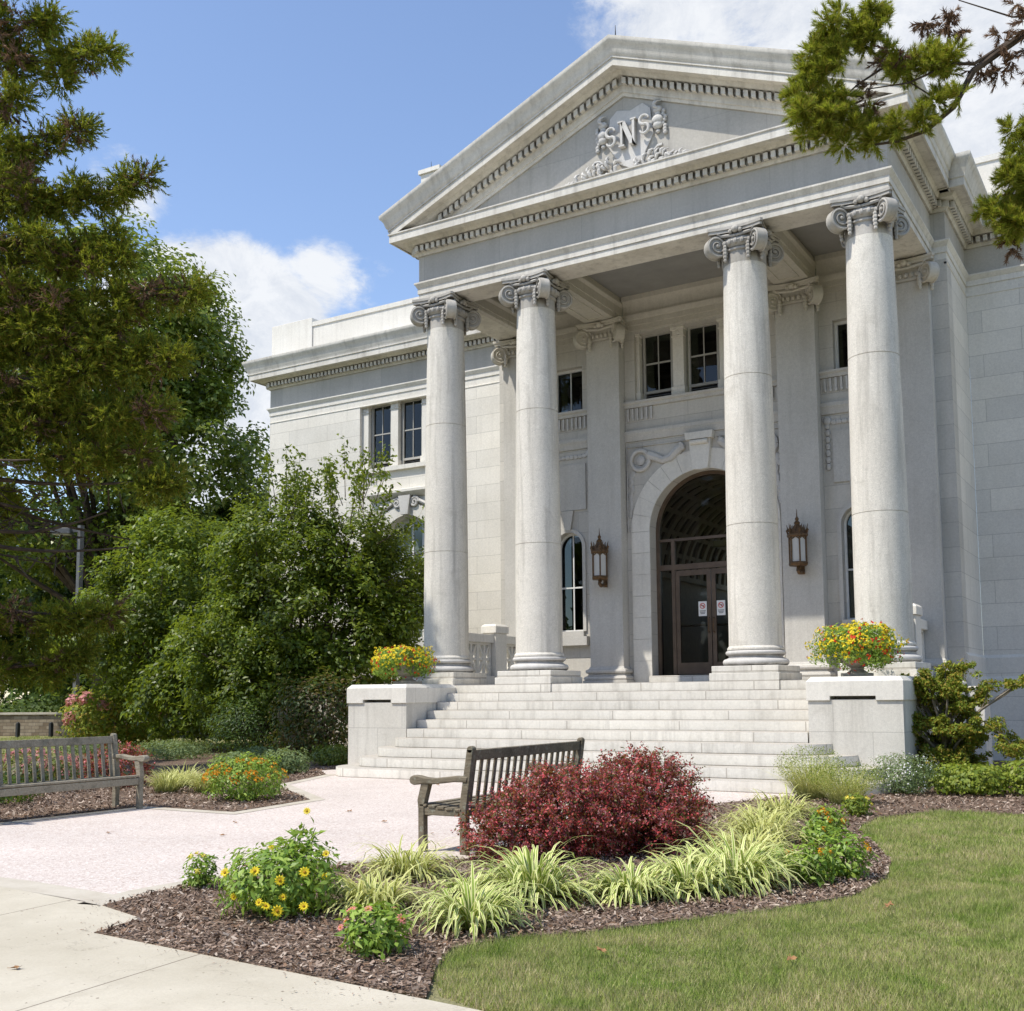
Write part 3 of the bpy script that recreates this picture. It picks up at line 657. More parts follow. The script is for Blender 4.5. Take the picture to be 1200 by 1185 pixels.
prof += [(.495, zs0), (.495, zs0 + .03), (.465, zs0 + .07)]
for i in range(1, 41):
    t = i / 40; z = zs0 + .07 + (zs1 - zs0 - .07) * t
    r_ = .462 - .075 * (max(0, t - .12) / .88) ** 1.5
    prof.append((r_, z))
def groove(pr, zj, gw=.006, gd=.012):
    out_ = []
    for (r0, z0), (r1, z1) in zip(pr[:-1], pr[1:]):
        out_.append((r0, z0))
        if z0 < zj <= z1: rj = r0 + (r1 - r0) * (zj - z0) / (z1 - z0); out_ += [(rj, zj - gw), (rj - gd, zj - gw), (rj - gd, zj + gw), (rj, zj + gw)]
    return out_ + [pr[-1]]
prof = groove(groove(prof, 4.37), 7.05)
shaft_mb = MB(); shaft_mb.lathe(prof, n=72)
base_mb = MB(); bp = [(.575, 1.88)]
for i in range(9): a = -math.pi / 2 + math.pi * i / 8; bp.append((.515 + .062 * math.cos(a), 1.945 + .062 * math.sin(a)))
bp += [(.505, 2.012), (.475, 2.03), (.47, 2.05), (.49, 2.065)]
for i in range(9): a = -math.pi / 2 + math.pi * i / 8; bp.append((.485 + .04 * math.cos(a), 2.11 + .04 * math.sin(a)))
bp += [(.49, 2.162)]; base_mb.lathe(bp, n=64)
pl_mb = MB(); pl_mb.box(-.60, .60, -.60, .60, 1.755, 1.88); pl_mb.box(-.625, .625, -.655, .62, 1.458, 1.755)
cap_mb = capital_mesh(.545, 9.40)
col0 = None
for X in (-4.448, -2.214, 2.214, 4.448):
    if col0 is None:
        col0 = part('column', shaft_mb, 'shaft'); part('base', base_mb, 'carve', col0); part('plinth', pl_mb, 'step', col0, bevel=.008)
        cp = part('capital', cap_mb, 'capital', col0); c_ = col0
    else: c_ = copy_tree(col0, B)
    c_.location = (X, .36, 0); c_['label'] = 'tall ionic column of the portico, %s' % {-4.448: 'leftmost', -2.214: 'second from the left', 2.214: 'third from the left', 4.448: 'rightmost'}[X]
    for ch in c_.children:
        if ch.name.startswith('capital'): ch.rotation_euler = (0, 0, 0)

# ---- pilasters
ps = MB(); ps.box(-.406, .406, 0, .33, 2.0, 9.42)
pbp = [(0.005, 2.02), (.02, 2.0), (.03, 1.97), (.075, 1.95), (.085, 1.91), (.075, 1.88), (.035, 1.86), (.05, 1.82), (.10, 1.80), (.115, 1.76), (.10, 1.72), (.13, 1.715), (.13, ZL), (-.1, ZL), (-.1, 2.02)]
pb = MB(); pb.sweep([(-.406, .33), (-.406, 0), (.406, 0), (.406, .33)], pbp)
pc = capital_mesh(.60, 9.40, True)
pil0 = None
for X in (-4.448, -2.214, 2.214, 4.448):
    if pil0 is None:
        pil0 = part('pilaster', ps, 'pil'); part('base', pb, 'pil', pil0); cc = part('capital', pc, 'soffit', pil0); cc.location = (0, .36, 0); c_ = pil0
    else: c_ = copy_tree(pil0, B)
    c_.location = (X, YP, 0)

# ---- portico ceiling
mb = MB(); mb.box(-W + .3, W - .3, .3, YB, 10.35, 10.5); ceil = part('portico_ceiling', mb, 'ceiling')
for X in (-2.214, 2.214):
    mb = MB(); mb.sweep([(X - .36, YP + .3), (X - .36, .70)][::-1] if 0 else [(X - .36, YP + .31), (X - .36, .71)], [(0, 9.80), (0, 9.93), (.02, 9.935), (.02, 10.12), (.07, 10.18), (.07, 10.22), (0.02, 10.24), (.02, 10.349), (-.36, 10.349), (-.36, 9.80)])
    mb.sweep([(X + .36, .71), (X + .36, YP + .31)], [(0, 9.80), (0, 9.93), (.02, 9.935), (.02, 10.12), (.07, 10.18), (.07, 10.22), (0.02, 10.24), (.02, 10.349), (-.36, 10.349), (-.36, 9.80)])
    for a, b in ((X - .22, X - .18), (X + .18, X + .22)): mb.box(a, b, 1.1, 2.95, 9.785, 9.8)
    mb.box(X - .22, X + .22, 1.06, 1.10, 9.785, 9.8); mb.box(X - .22, X + .22, 2.95, 2.99, 9.785, 9.8)
    part('ceiling_beam', mb, 'soffit', ceil)
mb = MB()
inner = [(0, 9.93), (.02, 9.935), (.02, 10.12), (.07, 10.18), (.07, 10.22), (.02, 10.24), (.02, 10.349), (-.05, 10.349), (-.05, 9.93)]
for a, b in ((-W + .72, -2.214 - .38), (-2.214 + .38, 2.214 - .38), (2.214 + .38, W - .72)): mb.sweep([(b, .72), (a, .72)], inner)
for s, P_ in ((1, [(-W + .72, YB - .3), (-W + .72, .72)][::-1]), (-1, [(W - .72, YB - .3), (W - .72, .72)])): mb.sweep(P_, inner)
ra = [(0, 9.56), (.02, 9.565), (.02, 9.68), (.04, 9.685), (.04, 9.80), (.06, 9.81), (.10, 9.88), (.10, 9.92), (.04, 9.93), (.04, 10.10), (.10, 10.2), (.13, 10.24), (.13, 10.349), (-.1, 10.349), (-.1, 9.56)]
for a, b in ((-4.04, -2.62), (-1.808, 1.808), (2.62, 4.04)): mb.sweep([(a, YB), (b, YB)], ra)
part('ceiling_moulding', mb, 'soffit', ceil)
for (a, b) in ((-1.55, -1.50),): pass

# ---- rear wall details
mb = MB()
def band(x0, x1, z0, z1, o, m=mb): m.sweep([(x0, YB), (x1, YB)], [(0, z0), (o * .5, z0 + .01), (o * .6, z0 + (z1 - z0) * .5), (o, z1 - (z1 - z0) * .3), (o, z1), (-.05, z1), (-.05, z0)])
SPN = [(-4.04, -2.62), (-1.808, 1.808), (2.62, 4.04)]
for a, b in SPN:
    band(a, b, 7.78, 7.93, .10); band(a, b, 7.02, 7.26, .08)
for s in (-1, 1):      # niche sills, raised panels and keystones in the narrow bays
    c = 3.30 * s
    mb.box(c - .50, c + .50, YB - .14, YB, 2.52, 2.72); mb.box(c - .40, c + .40, YB - .10, YB, 2.72, 2.84)
    mb.box(c - .47, c + .47, YB - .035, YB, 5.62, 6.68)
    mb.prism_y([(c - .07, 5.16), (c + .07, 5.16), (c + .15, 5.61), (c - .15, 5.61)], YB - .06, YB)
    for i in range(20):
        t0 = math.pi * (1 - i / 20); t1 = math.pi * (1 - (i + 1) / 20)
        f = lambda r, t: (c + r * math.cos(t), 4.76 + r * math.sin(t))
        mb.prism_y([f(.36, t0), f(.36, t1), f(.44, t1), f(.44, t0)], YB - .035, YB + .0)
    for e in (-1, 1): mb.box(*sorted((c + e * .36, c + e * .44)), YB - .035, YB, 2.84, 4.76)
part('wall_moulding', mb, 'pil')
mb = MB()   # pendants under the sill and carved panel frames
def pend(x0, x1, n):
    for i in range(n):
        x = x0 + (x1 - x0) * (i + .5) / n; mb.box(x - .022, x + .022, YB - .045, YB, 7.55, 7.775); mb.ball((x, YB - .03, 7.53), .035, (1, .8, 1.2), 7, 5)
pend(-1.78, -1.10, 6); pend(1.10, 1.78, 6)
for s in (-1, 1): pend(*sorted((2.66 * s, 4.0 * s)), 12)
for s in (-1, 1):
    c = 3.30 * s
    for e in (-1, 1):
        for i in range(7): mb.ball((c + e * .57, YB - .01, 5.95 + .14 * i), .075, (.8, .5, 1), 8, 5)
        mb.ball((c + e * .57, YB - .02, 6.90), .095, (1, .5, 1), 9, 6)
    for i in range(9): mb.ball((c - .44 + .11 * i, YB - .01, 6.86), .07, (1, .5, .8), 8, 5)
part('carved_ornament', mb, 'carve')
# archivolt with voussoirs, keystone, spandrel carving
def voussoirs(cx, zs, r0, r1, y0, y1, n, z_jamb):
    mb = MB()
    for i in range(n):
        g_ = .0025 / r0; t0 = math.pi * i / n + g_; t1 = math.pi * (i + 1) / n - g_; m = 5
        ps_ = [(cx + r0 * math.cos(t0 + (t1 - t0) * k / m), zs + r0 * math.sin(t0 + (t1 - t0) * k / m)) for k in range(m + 1)]
        po = [(cx + r1 * math.cos(t0 + (t1 - t0) * k / m), zs + r1 * math.sin(t0 + (t1 - t0) * k / m)) for k in range(m + 1)]
        for k in range(m): mb.prism_y([ps_[k], po[k], po[k + 1], ps_[k + 1]], y0, y1)
    z = zs
    while z > z_jamb + .1:
        z2 = max(z_jamb, z - .475)
        for s in (-1, 1): mb.box(*sorted((cx + s * r0, cx + s * r1)), y0, y1, z2 + .003, z - .003)
        z = z2
    return mb
av = part('archway', voussoirs(0, 4.98, 1.262, 1.70, YB - .03, YB + .003, 13, ZL), 'smooth')
mb = MB()
for s in (-1, 1):
    mb.prism_y([(s * .0, 6.20), (s * .17, 6.22), (s * .27, 7.0), (0, 7.0)], YB - .13 - .02 * (s > 0) * 0, YB)
mb.prism_y([(-.30, 6.86), (.30, 6.86), (.32, 7.015), (-.32, 7.015)], YB - .19, YB - .0); mb.tube([(-.2, YB - .15, 6.80), (.2, YB - .15, 6.80)], .055, 10)
part('keystone', mb, 'smooth', av)
mb = MB()
for s in (-1, 1):
    mb.tube([(s * 1.45 + .22 * math.cos(t), YB - .03, 6.58 + .22 * math.sin(t)) for t in [6.2832 * i / 20 for i in range(21)]], .05, 8); mb.ball((s * 1.45, YB, 6.58), .12, (1, .4, 1), 12, 6)
    pts = [(s * 1.25, 6.68), (s * 1.05, 6.60), (s * .9, 6.52), (s * .72, 6.56), (s * .58, 6.68), (s * .45, 6.78)]
    mb.tube([(x, YB - .01, z) for x, z in pts], [.11, .10, .09, .10, .11, .09], 8)
    for i in range(9): mb.ball((s * (.42 + .05 * rr.random()), YB - .05, 6.72 + .12 * rr.random()), .055, n=7, m=5)
    for i in range(16): t = i / 15; mb.ball((s * (1.72 - .16 * rr.random() * (1 - t)), YB - .0, 6.30 - .95 * t), .07 - .02 * t, (1, .6, 1.2), 7, 5)
    mb.tube([(s * 1.78, YB - .02, 5.0), (s * 1.78, YB - .02, 6.90), (s * .36, YB - .02, 6.90)], .018, 6)
part('spandrel_carving', mb, 'carve', av)

# ---- windows
def window_unit(x0, x1, z0, z1, y, cols, rows, fw=.055, mat='white', arch=False, low=0, glass='glass', parent=B, barw=.022, mid=None):
    mb = MB(); c = (x0 + x1) / 2; r = (x1 - x0) / 2
    mb.box(x0, x0 + fw, y, y + .09, z0, z1); mb.box(x1 - fw, x1, y, y + .09, z0, z1); mb.box(x0 + fw, x1 - fw, y, y + .09, z0, z0 + fw)
    if arch:
        n = 24
        for i in range(n):
            t0 = math.pi * i / n; t1 = math.pi * (i + 1) / n; f = lambda q, t: (c + q * math.cos(t), z1 + q * math.sin(t))
            mb.prism_y([f(r, t0), f(r, t1), f(r - fw, t1), f(r - fw, t0)], y, y + .09)
    else: mb.box(x0 + fw, x1 - fw, y, y + .09, z1 - fw, z1)
    if low:
        mb.box(x0 + fw, x1 - fw, y + .005, y + .08, z0 + low, z0 + low + .06)
    o = mb.build('window', M[mat], parent)
    mb = MB(); zb_ = z0 + (low + .06 if low else fw); zt_ = z1 + (r - fw if arch else -fw)
    xa, xb = x0 + fw, x1 - fw
    for i in range(1, cols): x = xa + (xb - xa) * i / cols; mb.box(x - barw / 2, x + barw / 2, y + .03, y + .06, zb_, zt_)
    for i in range(1, rows):
        z = zb_ + (zt_ - zb_) * i / rows if mid is None else mid
        w_ = .035; mb.box(xa, xb, y + .025, y + .065, z - w_ / 2, z + w_ / 2)
    if mb.v: mb.build('glazing_bars', M[mat], o)
    mb = MB()
    if arch: mb.prism_y([(xa, zb_), (xb, zb_), (xb, z1)] + [(c + (r - fw) * math.cos(t), z1 + (r - fw) * math.sin(t)) for t in [math.pi * i / 20 for i in range(1, 20)]] + [(xa, z1)], y + .05, y + .054)
    else: mb.box(xa, xb, y + .05, y + .054, zb_, z1 - fw)
    mb.build('pane', M[glass], o)
    if low:
        mb = MB()
        mb.box(xa, xb, y + .06, y + .07, z0 + fw, z0 + low); mb.build('vent', M['black'], o)
        mb = MB()
        for i in range(1, 3): z = z0 + fw + (low - fw) * i / 3; mb.box(xa, xb, y + .045, y + .058, z - .006, z + .006)
        mb.build('vent_slats', M['metal'], o)
    mb = MB(); mb.box(x0 + .02, x1 - .02, y + .55, y + .56, z0, z1 + (r if arch else 0)); mb.build('dark_room_sheet', M['black'], o)  # near-black sheet standing in for the unlit room behind the pane
    return o
M['greybar'] = simple('grey_painted_sash', (.40, .385, .35), .5, var=.08)
def trio(cx, z0, z1, y, yface, mat='wall_c'):
    for i in (-1, 0, 1): window_unit(cx + i * 1.09 - .36, cx + i * 1.09 + .36, z0, z1, y, 2, 2, .05, 'greybar', low=.20)
    mb = MB()
    for i in (-1.5, -.5, .5, 1.5):
        x = cx + i * 1.09; w = .13
        if abs(i) > 1: x -= .02 * (1 if i > 0 else -1)
        mb.box(x - w, x + w, yface + .10, y + .1, z0, z1); mb.box(x - w - .03, x + w + .03, yface + .06, y + .02, z0, z0 + .22)
        mb.box(x - w - .035, x + w + .035, yface + .05, y + .02, z1 - .06, z1); mb.box(x - w - .02, x + w + .02, yface + .08, y, z1 - .22, z1 - .19)
        mb.ball((x, yface + .10, z1 - .13), .05, (1, .5, 1), 8, 5)
    part('window_mullion', mb, 'smooth', bevel=.004)
trio(0, 7.93, 9.50, 3.83, YB); trio(WG, 7.83, 9.74, YW + .22, YW)
for s in (-1, 1):
    c = 3.30 * s
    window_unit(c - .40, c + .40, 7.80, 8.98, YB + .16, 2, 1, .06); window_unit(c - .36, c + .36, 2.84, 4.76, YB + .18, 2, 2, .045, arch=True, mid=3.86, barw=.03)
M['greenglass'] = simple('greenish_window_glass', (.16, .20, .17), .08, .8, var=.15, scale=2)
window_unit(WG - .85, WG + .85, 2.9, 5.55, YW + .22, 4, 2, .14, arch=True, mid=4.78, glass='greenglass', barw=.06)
mb = MB(); mb.box(WG - 1.9, WG + 1.9, YW - .10, YW, 7.72, 7.84); mb.sweep([(WG - 1.3, YW), (WG + 1.3, YW)], [(0, 6.9), (.1, 6.95), (.2, 7.05), (.2, 7.12), (0, 7.18), (-.05, 7.18), (-.05, 6.9)])
for i in range(40):
    x = WG - 1.75 + 3.5 * i / 39
    if abs(x - WG) > 1.1: mb.box(x - .02, x + .02, YW - .04, YW, 7.45, 7.70)
part('window_hood', mb, 'smooth')
ar2 = part('window_arch', voussoirs(WG, 5.55, .86, 1.20, YW - .06, YW + .003, 9, 4.5), 'smooth')
mb = MB(); mb.prism_y([(WG - .12, 6.42), (WG + .12, 6.42), (WG + .2, 6.95), (WG - .2, 6.95)], YW - .17, YW)
for s in (-1, 1):
    mb.tube([(WG + s * (.3 + .16 * (1 - i / 16) * math.cos(i * .8)) , YW - .08, 6.75 + .16 * (1 - i / 16) * math.sin(i * .8)) for i in range(16)], .045, 7)
    mb.tube([(WG + s * .45, YW - .05, 6.78), (WG + s * .7, YW - .05, 6.66), (WG + s * .95, YW - .05, 6.72)], [.07, .06, .04], 7)
part('keystone', mb, 'carve', ar2)
mb = MB(); mb.box(WG - 1.05, WG + 1.05, YW - .1, YW + .2, 2.74, 2.9); mb.box(WG - .84, WG + .84, YW + .12, YW + .30, 4.70, 4.86); part('window_sill', mb, 'white')

# ---- entrance door
YD = 3.92
def arch_pts(r, n=36, z=4.98): return [(r * math.cos(math.pi * i / n), z + r * math.sin(math.pi * i / n)) for i in range(n + 1)]
mb = MB(); o_, i_ = arch_pts(1.268), arch_pts(1.19)
for k in range(36): mb.prism_y([o_[k], o_[k + 1], i_[k + 1], i_[k]], YD, YD + .12)
for s in (-1, 1): mb.box(*sorted((s * 1.268, s * 1.19)), YD, YD + .12, 1.80, 4.98); mb.box(*sorted((s * .91, s * .83)), YD + .003, YD + .11, 1.80, 4.80)
mb.box(-1.19, 1.19, YD - .006, YD + .118, 4.12, 4.24); mb.box(-1.19, 1.19, YD + .02, YD + .10, 4.76, 4.82)
ds = part('door_surround', mb, 'dkframe')
mb = MB(); mb.prism_y([(-1.19, 4.24)] + [(1.19, 4.24)] + arch_pts(1.19), YD + .06, YD + .066)
for a, b in ((-1.19, -.91), (.91, 1.19)): mb.box(a, b, YD + .06, YD + .066, 1.80, 4.12)
mb.build('pane', M['doorglass'], ds)
for s in (-1, 1):
    mb = MB(); x0, x1 = sorted((s * .01, s * .825))
    for a, b, c, d in ((x0, x0 + .09, 1.83, 4.10), (x1 - .09, x1, 1.83, 4.10), (x0 + .09, x1 - .09, 1.83, 2.08), (x0 + .09, x1 - .09, 3.98, 4.10)): mb.box(a, b, YD + .02, YD + .07, c, d)
    mb.box(x0 + .09, x1 - .09, YD + .05, YD + .08, 2.86, 2.90)
    dr = part('door', mb, 'dkframe'); mb = MB(); mb.box(x0 + .09, x1 - .09, YD + .04, YD + .045, 2.08, 3.98); mb.build('pane', M['doorglass'], dr)
    xh = s * .055; mb = MB(); mb.tube([(xh, YD + .02, 2.72), (xh, YD - .05, 2.74), (xh, YD - .05, 3.02), (xh, YD + .02, 3.04)], .012, 8); mb.build('handle', M['bronze'], dr)
    cx = s * .21; cz = 3.24
    mb = MB(); mb.box(cx - .095, cx + .095, YD + .030, YD + .034, cz - .16, cz + .16); sg = mb.build('notice', M['paper'], dr)
    mb = MB(); mb.tube([(cx + .055 * math.cos(t), YD + .028, cz + .06 + .055 * math.sin(t)) for t in [6.2832 * i / 20 for i in range(21)]], .008, 6); mb.tube([(cx - .04, YD + .027, cz + .10), (cx + .04, YD + .027, cz + .02)], .007, 6)
    mb.build('red_circle', M['red'], sg)
    mb = MB(); mb.box(cx - .035, cx + .03, YD + .026, YD + .029, cz + .055, cz + .075); mb.box(cx + .005, cx + .03, YD + .026, YD + .029, cz + .03, cz + .06)
    for i in range(3): mb.box(cx - .07 + .01 * i, cx + .07 - .01 * i, YD + .026, YD + .029, cz - .055 - .03 * i, cz - .04 - .03 * i)
    mb.build('print', M['ink'], sg)
mb = MB(); mb.box(-.18, .22, 4.6, 4.7, 4.66, 4.80); mb.box(-.15, .19, 4.58, 4.6, 4.84, 4.87); part('emergency_light', mb, 'yel', ds)

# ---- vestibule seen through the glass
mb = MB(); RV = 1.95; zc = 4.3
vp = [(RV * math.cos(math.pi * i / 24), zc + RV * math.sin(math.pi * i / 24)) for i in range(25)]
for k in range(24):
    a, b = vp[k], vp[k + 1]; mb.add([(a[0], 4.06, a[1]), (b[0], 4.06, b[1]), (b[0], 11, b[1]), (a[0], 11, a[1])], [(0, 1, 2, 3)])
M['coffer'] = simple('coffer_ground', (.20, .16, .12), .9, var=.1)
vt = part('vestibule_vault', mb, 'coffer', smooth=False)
mb = MB()
for j in range(17):
    y = 4.2 + j * .42
    for k in range(24):
        a, b = vp[k], vp[k + 1]; f = (RV - .07) / RV; g_ = lambda p: (p[0] * f, zc + (p[1] - zc) * f)
        mb.prism_y([a, b, g_(b), g_(a)], y, y + (.12 if j % 3 else .2))
for k in range(1, 24, 1):
    t = math.pi * k / 24 * 1.0; mb.obox(((RV - .03) * math.cos(t), 7.4, zc + (RV - .03) * math.sin(t)), (.05 * math.sin(t), 0, -.05 * math.cos(t)), (0, 3.3, 0), (.03 * math.cos(t), 0, .03 * math.sin(t))) if k % 2 == 0 else None
part('ribs', mb, 'inner', vt)
mb = MB()
for s in (-1, 1): mb.box(*sorted((s * RV, s * (RV + .1))), 4.06, 11, 1.78, zc); mb.box(*sorted((s * RV, s * (RV - .12))), 4.06, 11, zc - .12, zc)
mb.box(-RV, RV, 4.06, 11, 1.70, 1.78); mb.box(-RV, RV, 11, 11.1, 1.7, 4.0)
part('vestibule_wall', mb, 'inner')
mb = MB(); mb.box(-.62, -.10, 9.0, 9.05, 2.3, 3.7); part('notice_board', mb, 'black')

# ---- balustrades
bal0 = None
for s in (-1, 1):
    mb = MB(); X = 4.45 * s
    mb.box(X - .17, X + .17, 2.0, 2.45, ZL, 2.78); mb.cbox(X - .20, X + .20, 1.96, 2.49, 2.78, 2.98, .05)
    mb.box(X - .12, X + .12, .95, 2.0, 2.56, 2.74); mb.box(X - .12, X + .12, 2.45, YP + .02, 2.56, 2.74)
    mb.box(X - .14, X + .14, .95, 2.0, ZL, 1.84); mb.box(X - .14, X + .14, 2.45, YP + .02, ZL, 1.84)
    bl = part('balustrade', mb, 'smooth', bevel=.008)
    for y0, y1 in ((.97, 1.98), (2.47, 3.28)):
        mb = MB(); n = 2 if y1 - y0 > .9 else 1; w = (y1 - y0) / n
        for i in range(n):
            a, b = y0 + w * i, y0 + w * (i + 1); cy, cz = (a + b) / 2, 2.20; t = .035
            mb.box(X - .05, X + .05, a, a + .05, 1.84, 2.56); mb.box(X - .05, X + .05, b - .05, b, 1.84, 2.56); mb.box(X - .05, X + .05, a + .05, b - .05, 1.84, 1.89); mb.box(X - .05, X + .05, a + .05, b - .05, 2.51, 2.56)
            for ang in range(4):
                q = ang * math.pi / 4; L = .34 if ang == 2 else .20 if ang == 0 else .30; d = Vector((0, math.cos(q), math.sin(q))); nn = Vector((0, -math.sin(q), math.cos(q)))
                if ang % 2: d = Vector((0, math.copysign(.55, math.cos(q)), .83)).normalized(); nn = Vector((0, -d.z, d.y)); L = .36
                mb.obox((X, cy, cz), (.04 + .002 * ang, 0, 0), tuple(d * L), tuple(nn * .028))
            mb.tube([(X - .045, cy, cz), (X + .045, cy, cz)], .08, 12)
        part('lattice_panel', mb, 'smooth', bl)

# ================================================================== WALL LANTERNS
def lantern(name, label):
    t = empty(name, (0, 0, 0), label, 'wall lantern', 'bronze lanterns beside the entrance')
    cy = -.30
    mb = MB()
    mb.lathe([(.20, 1.16 - .06), (.235, 1.13), (.235, 1.17), (.20, 1.20), (.17, 1.27), (.10, 1.36), (.05, 1.42)][0:7], 0, cy, 6)
    mb.lathe([(.19, .42), (.21, .45), (.21, .50), (.18, .52)], 0, cy, 6)
    mb.lathe([(.05, 1.40), (.07, 1.45), (.03, 1.50), (.045, 1.55), (.015, 1.60), (.004, 1.78)], 0, cy, 10)
    for k in range(6):
        a = k * math.pi / 3; c, s_ = math.cos(a), math.sin(a)
        mb.tube([(.20 * c, cy + .20 * s_, 1.16), (.225 * c, cy + .225 * s_, 1.26), (.215 * c, cy + .215 * s_, 1.33), (.235 * c, cy + .235 * s_, 1.42)], [.02, .022, .012, .004], 6)
        mb.ball((.22 * c, cy + .22 * s_, 1.27), .035, n=7, m=5)
        a2 = a + math.pi / 6; mb.tube([(.17 * math.cos(a2), cy + .17 * math.sin(a2), 1.18), (.13 * math.cos(a2), cy + .13 * math.sin(a2), 1.36), (.15 * math.cos(a2), cy + .15 * math.sin(a2), 1.42)], [.02, .014, .004], 6)
    mb.build('canopy', M['bronze'], t)
    mb = MB()
    for k in range(6): a = k * math.pi / 3; mb.tube([(.185 * math.cos(a), cy + .185 * math.sin(a), .50), (.185 * math.cos(a), cy + .185 * math.sin(a), 1.13)], .018, 6)
    for k in range(6):
        a = k * math.pi / 3; b = a + math.pi / 3; mb.tube([(.18 * math.cos(a), cy + .18 * math.sin(a), 1.05), (.13 * math.cos((a + b) / 2), cy + .13 * math.sin((a + b) / 2) , 1.11), (.18 * math.cos(b), cy + .18 * math.sin(b), 1.05)], .014, 5)
    mb.build('cage', M['bronze'], t)
    mb = MB(); mb.lathe([(.165, .52), (.165, 1.10)], 0, cy, 6); mb.build('glass', M['milk'], t, smooth=False)
    mb = MB()
    mb.tube([(0, -.02, .95), (0, -.07, .98), (0, -.10, 1.08), (0, -.06, 1.16), (0, -.02, 1.12)], .025, 7)
    mb.tube([(0, -.0, .36), (0, -.12, .30), (0, -.24, .27), (0, -.33, .32), (0, -.32, .40), (0, -.26, .42), (0, -.24, .37)], [.03, .045, .05, .045, .035, .03, .02], 8)
    mb.box(-.05, .05, -.03, 0, .25, 1.2); mb.build('bracket', M['bronze'], t)
    return t
la = lantern('wall_lantern', 'bronze wall lantern left of the arched doorway, beside the narrow window')
la.location = (-2.214, YP - .0, 3.56); la.scale = (.92, .92, .84)
lb = copy_tree(la); lb.location = (2.214, YP, 3.56); lb['label'] = 'bronze wall lantern right of the arched doorway, seen between two columns'

# ================================================================== SETTING
def sheet(name, poly, z, mat, kind='structure', thick=0):
    me = bpy.data.meshes.new(name); me.from_pydata([(x, y, z) for x, y in poly], [], [tuple(range(len(poly)))]); me.materials.append(M[mat])
    bm = bmesh.new(); bm.from_mesh(me); bmesh.ops.triangulate(bm, faces=bm.faces)
    for f in bm.faces:
        if f.normal.z < 0: f.normal_flip()
    if name != 'ground':
        r_ = bmesh.ops.extrude_edge_only(bm, edges=[e for e in bm.edges if e.is_boundary])
        for v in r_['geom']:
            if isinstance(v, bmesh.types.BMVert): v.co.z = -.06
    bm.to_mesh(me); bm.free()
    o = bpy.data.objects.new(name, me); COL.objects.link(o); return tag(o, kind=kind)
sheet('ground', [(-900, -900), (900, -900), (900, 900), (-900, 900)], -.012, 'lawn')
WALK = [(-60, -12.75), (.957, -13.06), (2.295, -13.212), (2.893, -13.381), (2.993, -13.815), (4.953, -13.974), (5.93, -14.06), (8, -14.35), (14, -15.9), (30, -21), (30, -40), (-60, -40)]
sheet('sidewalk', WALK, .004, 'walk')
PLAZA = [(-60, -12.75), (.957, -13.06), (2.295, -13.212), (2.187, -12.68), (2.25, -11.6), (2.75, -10.75), (3.3, -10.3), (3.35, -8), (3.4, -5), (3.9, -3.75), (4.9, -2.7), (5.6, -2.2), (5.6, -.9), (-5.7, -.9), (-5.75, -2.0), (-4.9, -2.8), (-4.04, -4.96), (-1.75, -6.7), (-1.5, -8.35), (-3.1, -8.35), (-3.1, -12.0), (-60, -11.6)]
sheet('plaza', PLAZA, 0.0, 'plaza')
def ribbon(name, pts, w, z, mat):
    """flush strip to the right of the travel direction"""
    mb = MB(); n = len(pts); vs = []
    for i, p in enumerate(pts):
        a = Vector(pts[max(i - 1, 0)]); b = Vector(p); c = Vector(pts[min(i + 1, n - 1)])
        d1 = (b - a).normalized() if i else (c - b).normalized(); d2 = (c - b).normalized() if i < n - 1 else d1
        n1 = Vector((d1.y, -d1.x)); n2 = Vector((d2.y, -d2.x)); k = max(.5, 1 + n1.dot(n2)); m_ = (n1 + n2) / k
        vs += [(p[0], p[1], z), (p[0] + m_.x * w, p[1] + m_.y * w, z)]
    mb.add(vs, [(2 * i, 2 * i + 1, 2 * i + 3, 2 * i + 2) for i in range(n - 1)])
    o = mb.build(name, M[mat], smooth=False)
    for p in o.data.polygons:
        pass
    return tag(o, kind='structure')
ribbon('paving_edge', [(-3.1, -12.0), (-3.1, -8.35), (-1.5, -8.35), (-1.75, -6.7), (-4.04, -4.96), (-4.9, -2.8)], .20, .004, 'band')
ribbon('paving_edge', [(3.3, -10.3), (2.75, -10.75), (2.25, -11.6), (2.187, -12.68), (2.295, -13.21)][::-1], -.22, .004, 'band')
ribbon('paving_edge', [(-60, -12.45), (.957, -12.80), (2.1, -12.9)], .27, .0045, 'band')
FBED = [(2.187, -12.68), (2.295, -13.212), (2.893, -13.381), (2.993, -13.815), (4.953, -13.974), (5.589, -13.985), (5.32, -13.538), (5.132, -13.121), (5.289, -12.744), (5.64, -12.347), (5.969, -11.837), (6.326, -11.282), (6.666, -10.489), (6.697, -9.675), (6.542, -8.797), (6.059, -7.537), (5.696, -6.589), (5.664, -5.6), (6.114, -4.65), (7.052, -4.577), (9, -5.2), (13, -5.4), (17, -5.4), (17, 5.9), (5.1, 5.9), (5.1, -2.4), (4.9, -2.7), (3.9, -3.75), (3.4, -5), (3.35, -8), (3.3, -10.3), (2.75, -10.75), (2.25, -11.6)]
sheet('mulch_bed', FBED, .008, 'mulch')
LBED = [(-3.1, -12.0), (-3.1, -8.35), (-1.5, -8.35), (-1.75, -6.7), (-4.04, -4.96), (-4.9, -2.8), (-5.75, -2.0), (-5.75, 5.9), (-14.8, 5.9), (-15.5, -1.0), (-8.5, -4.0), (-6.2, -6.8), (-6.2, -12)]
sheet('mulch_bed', LBED, .008, 'mulch')

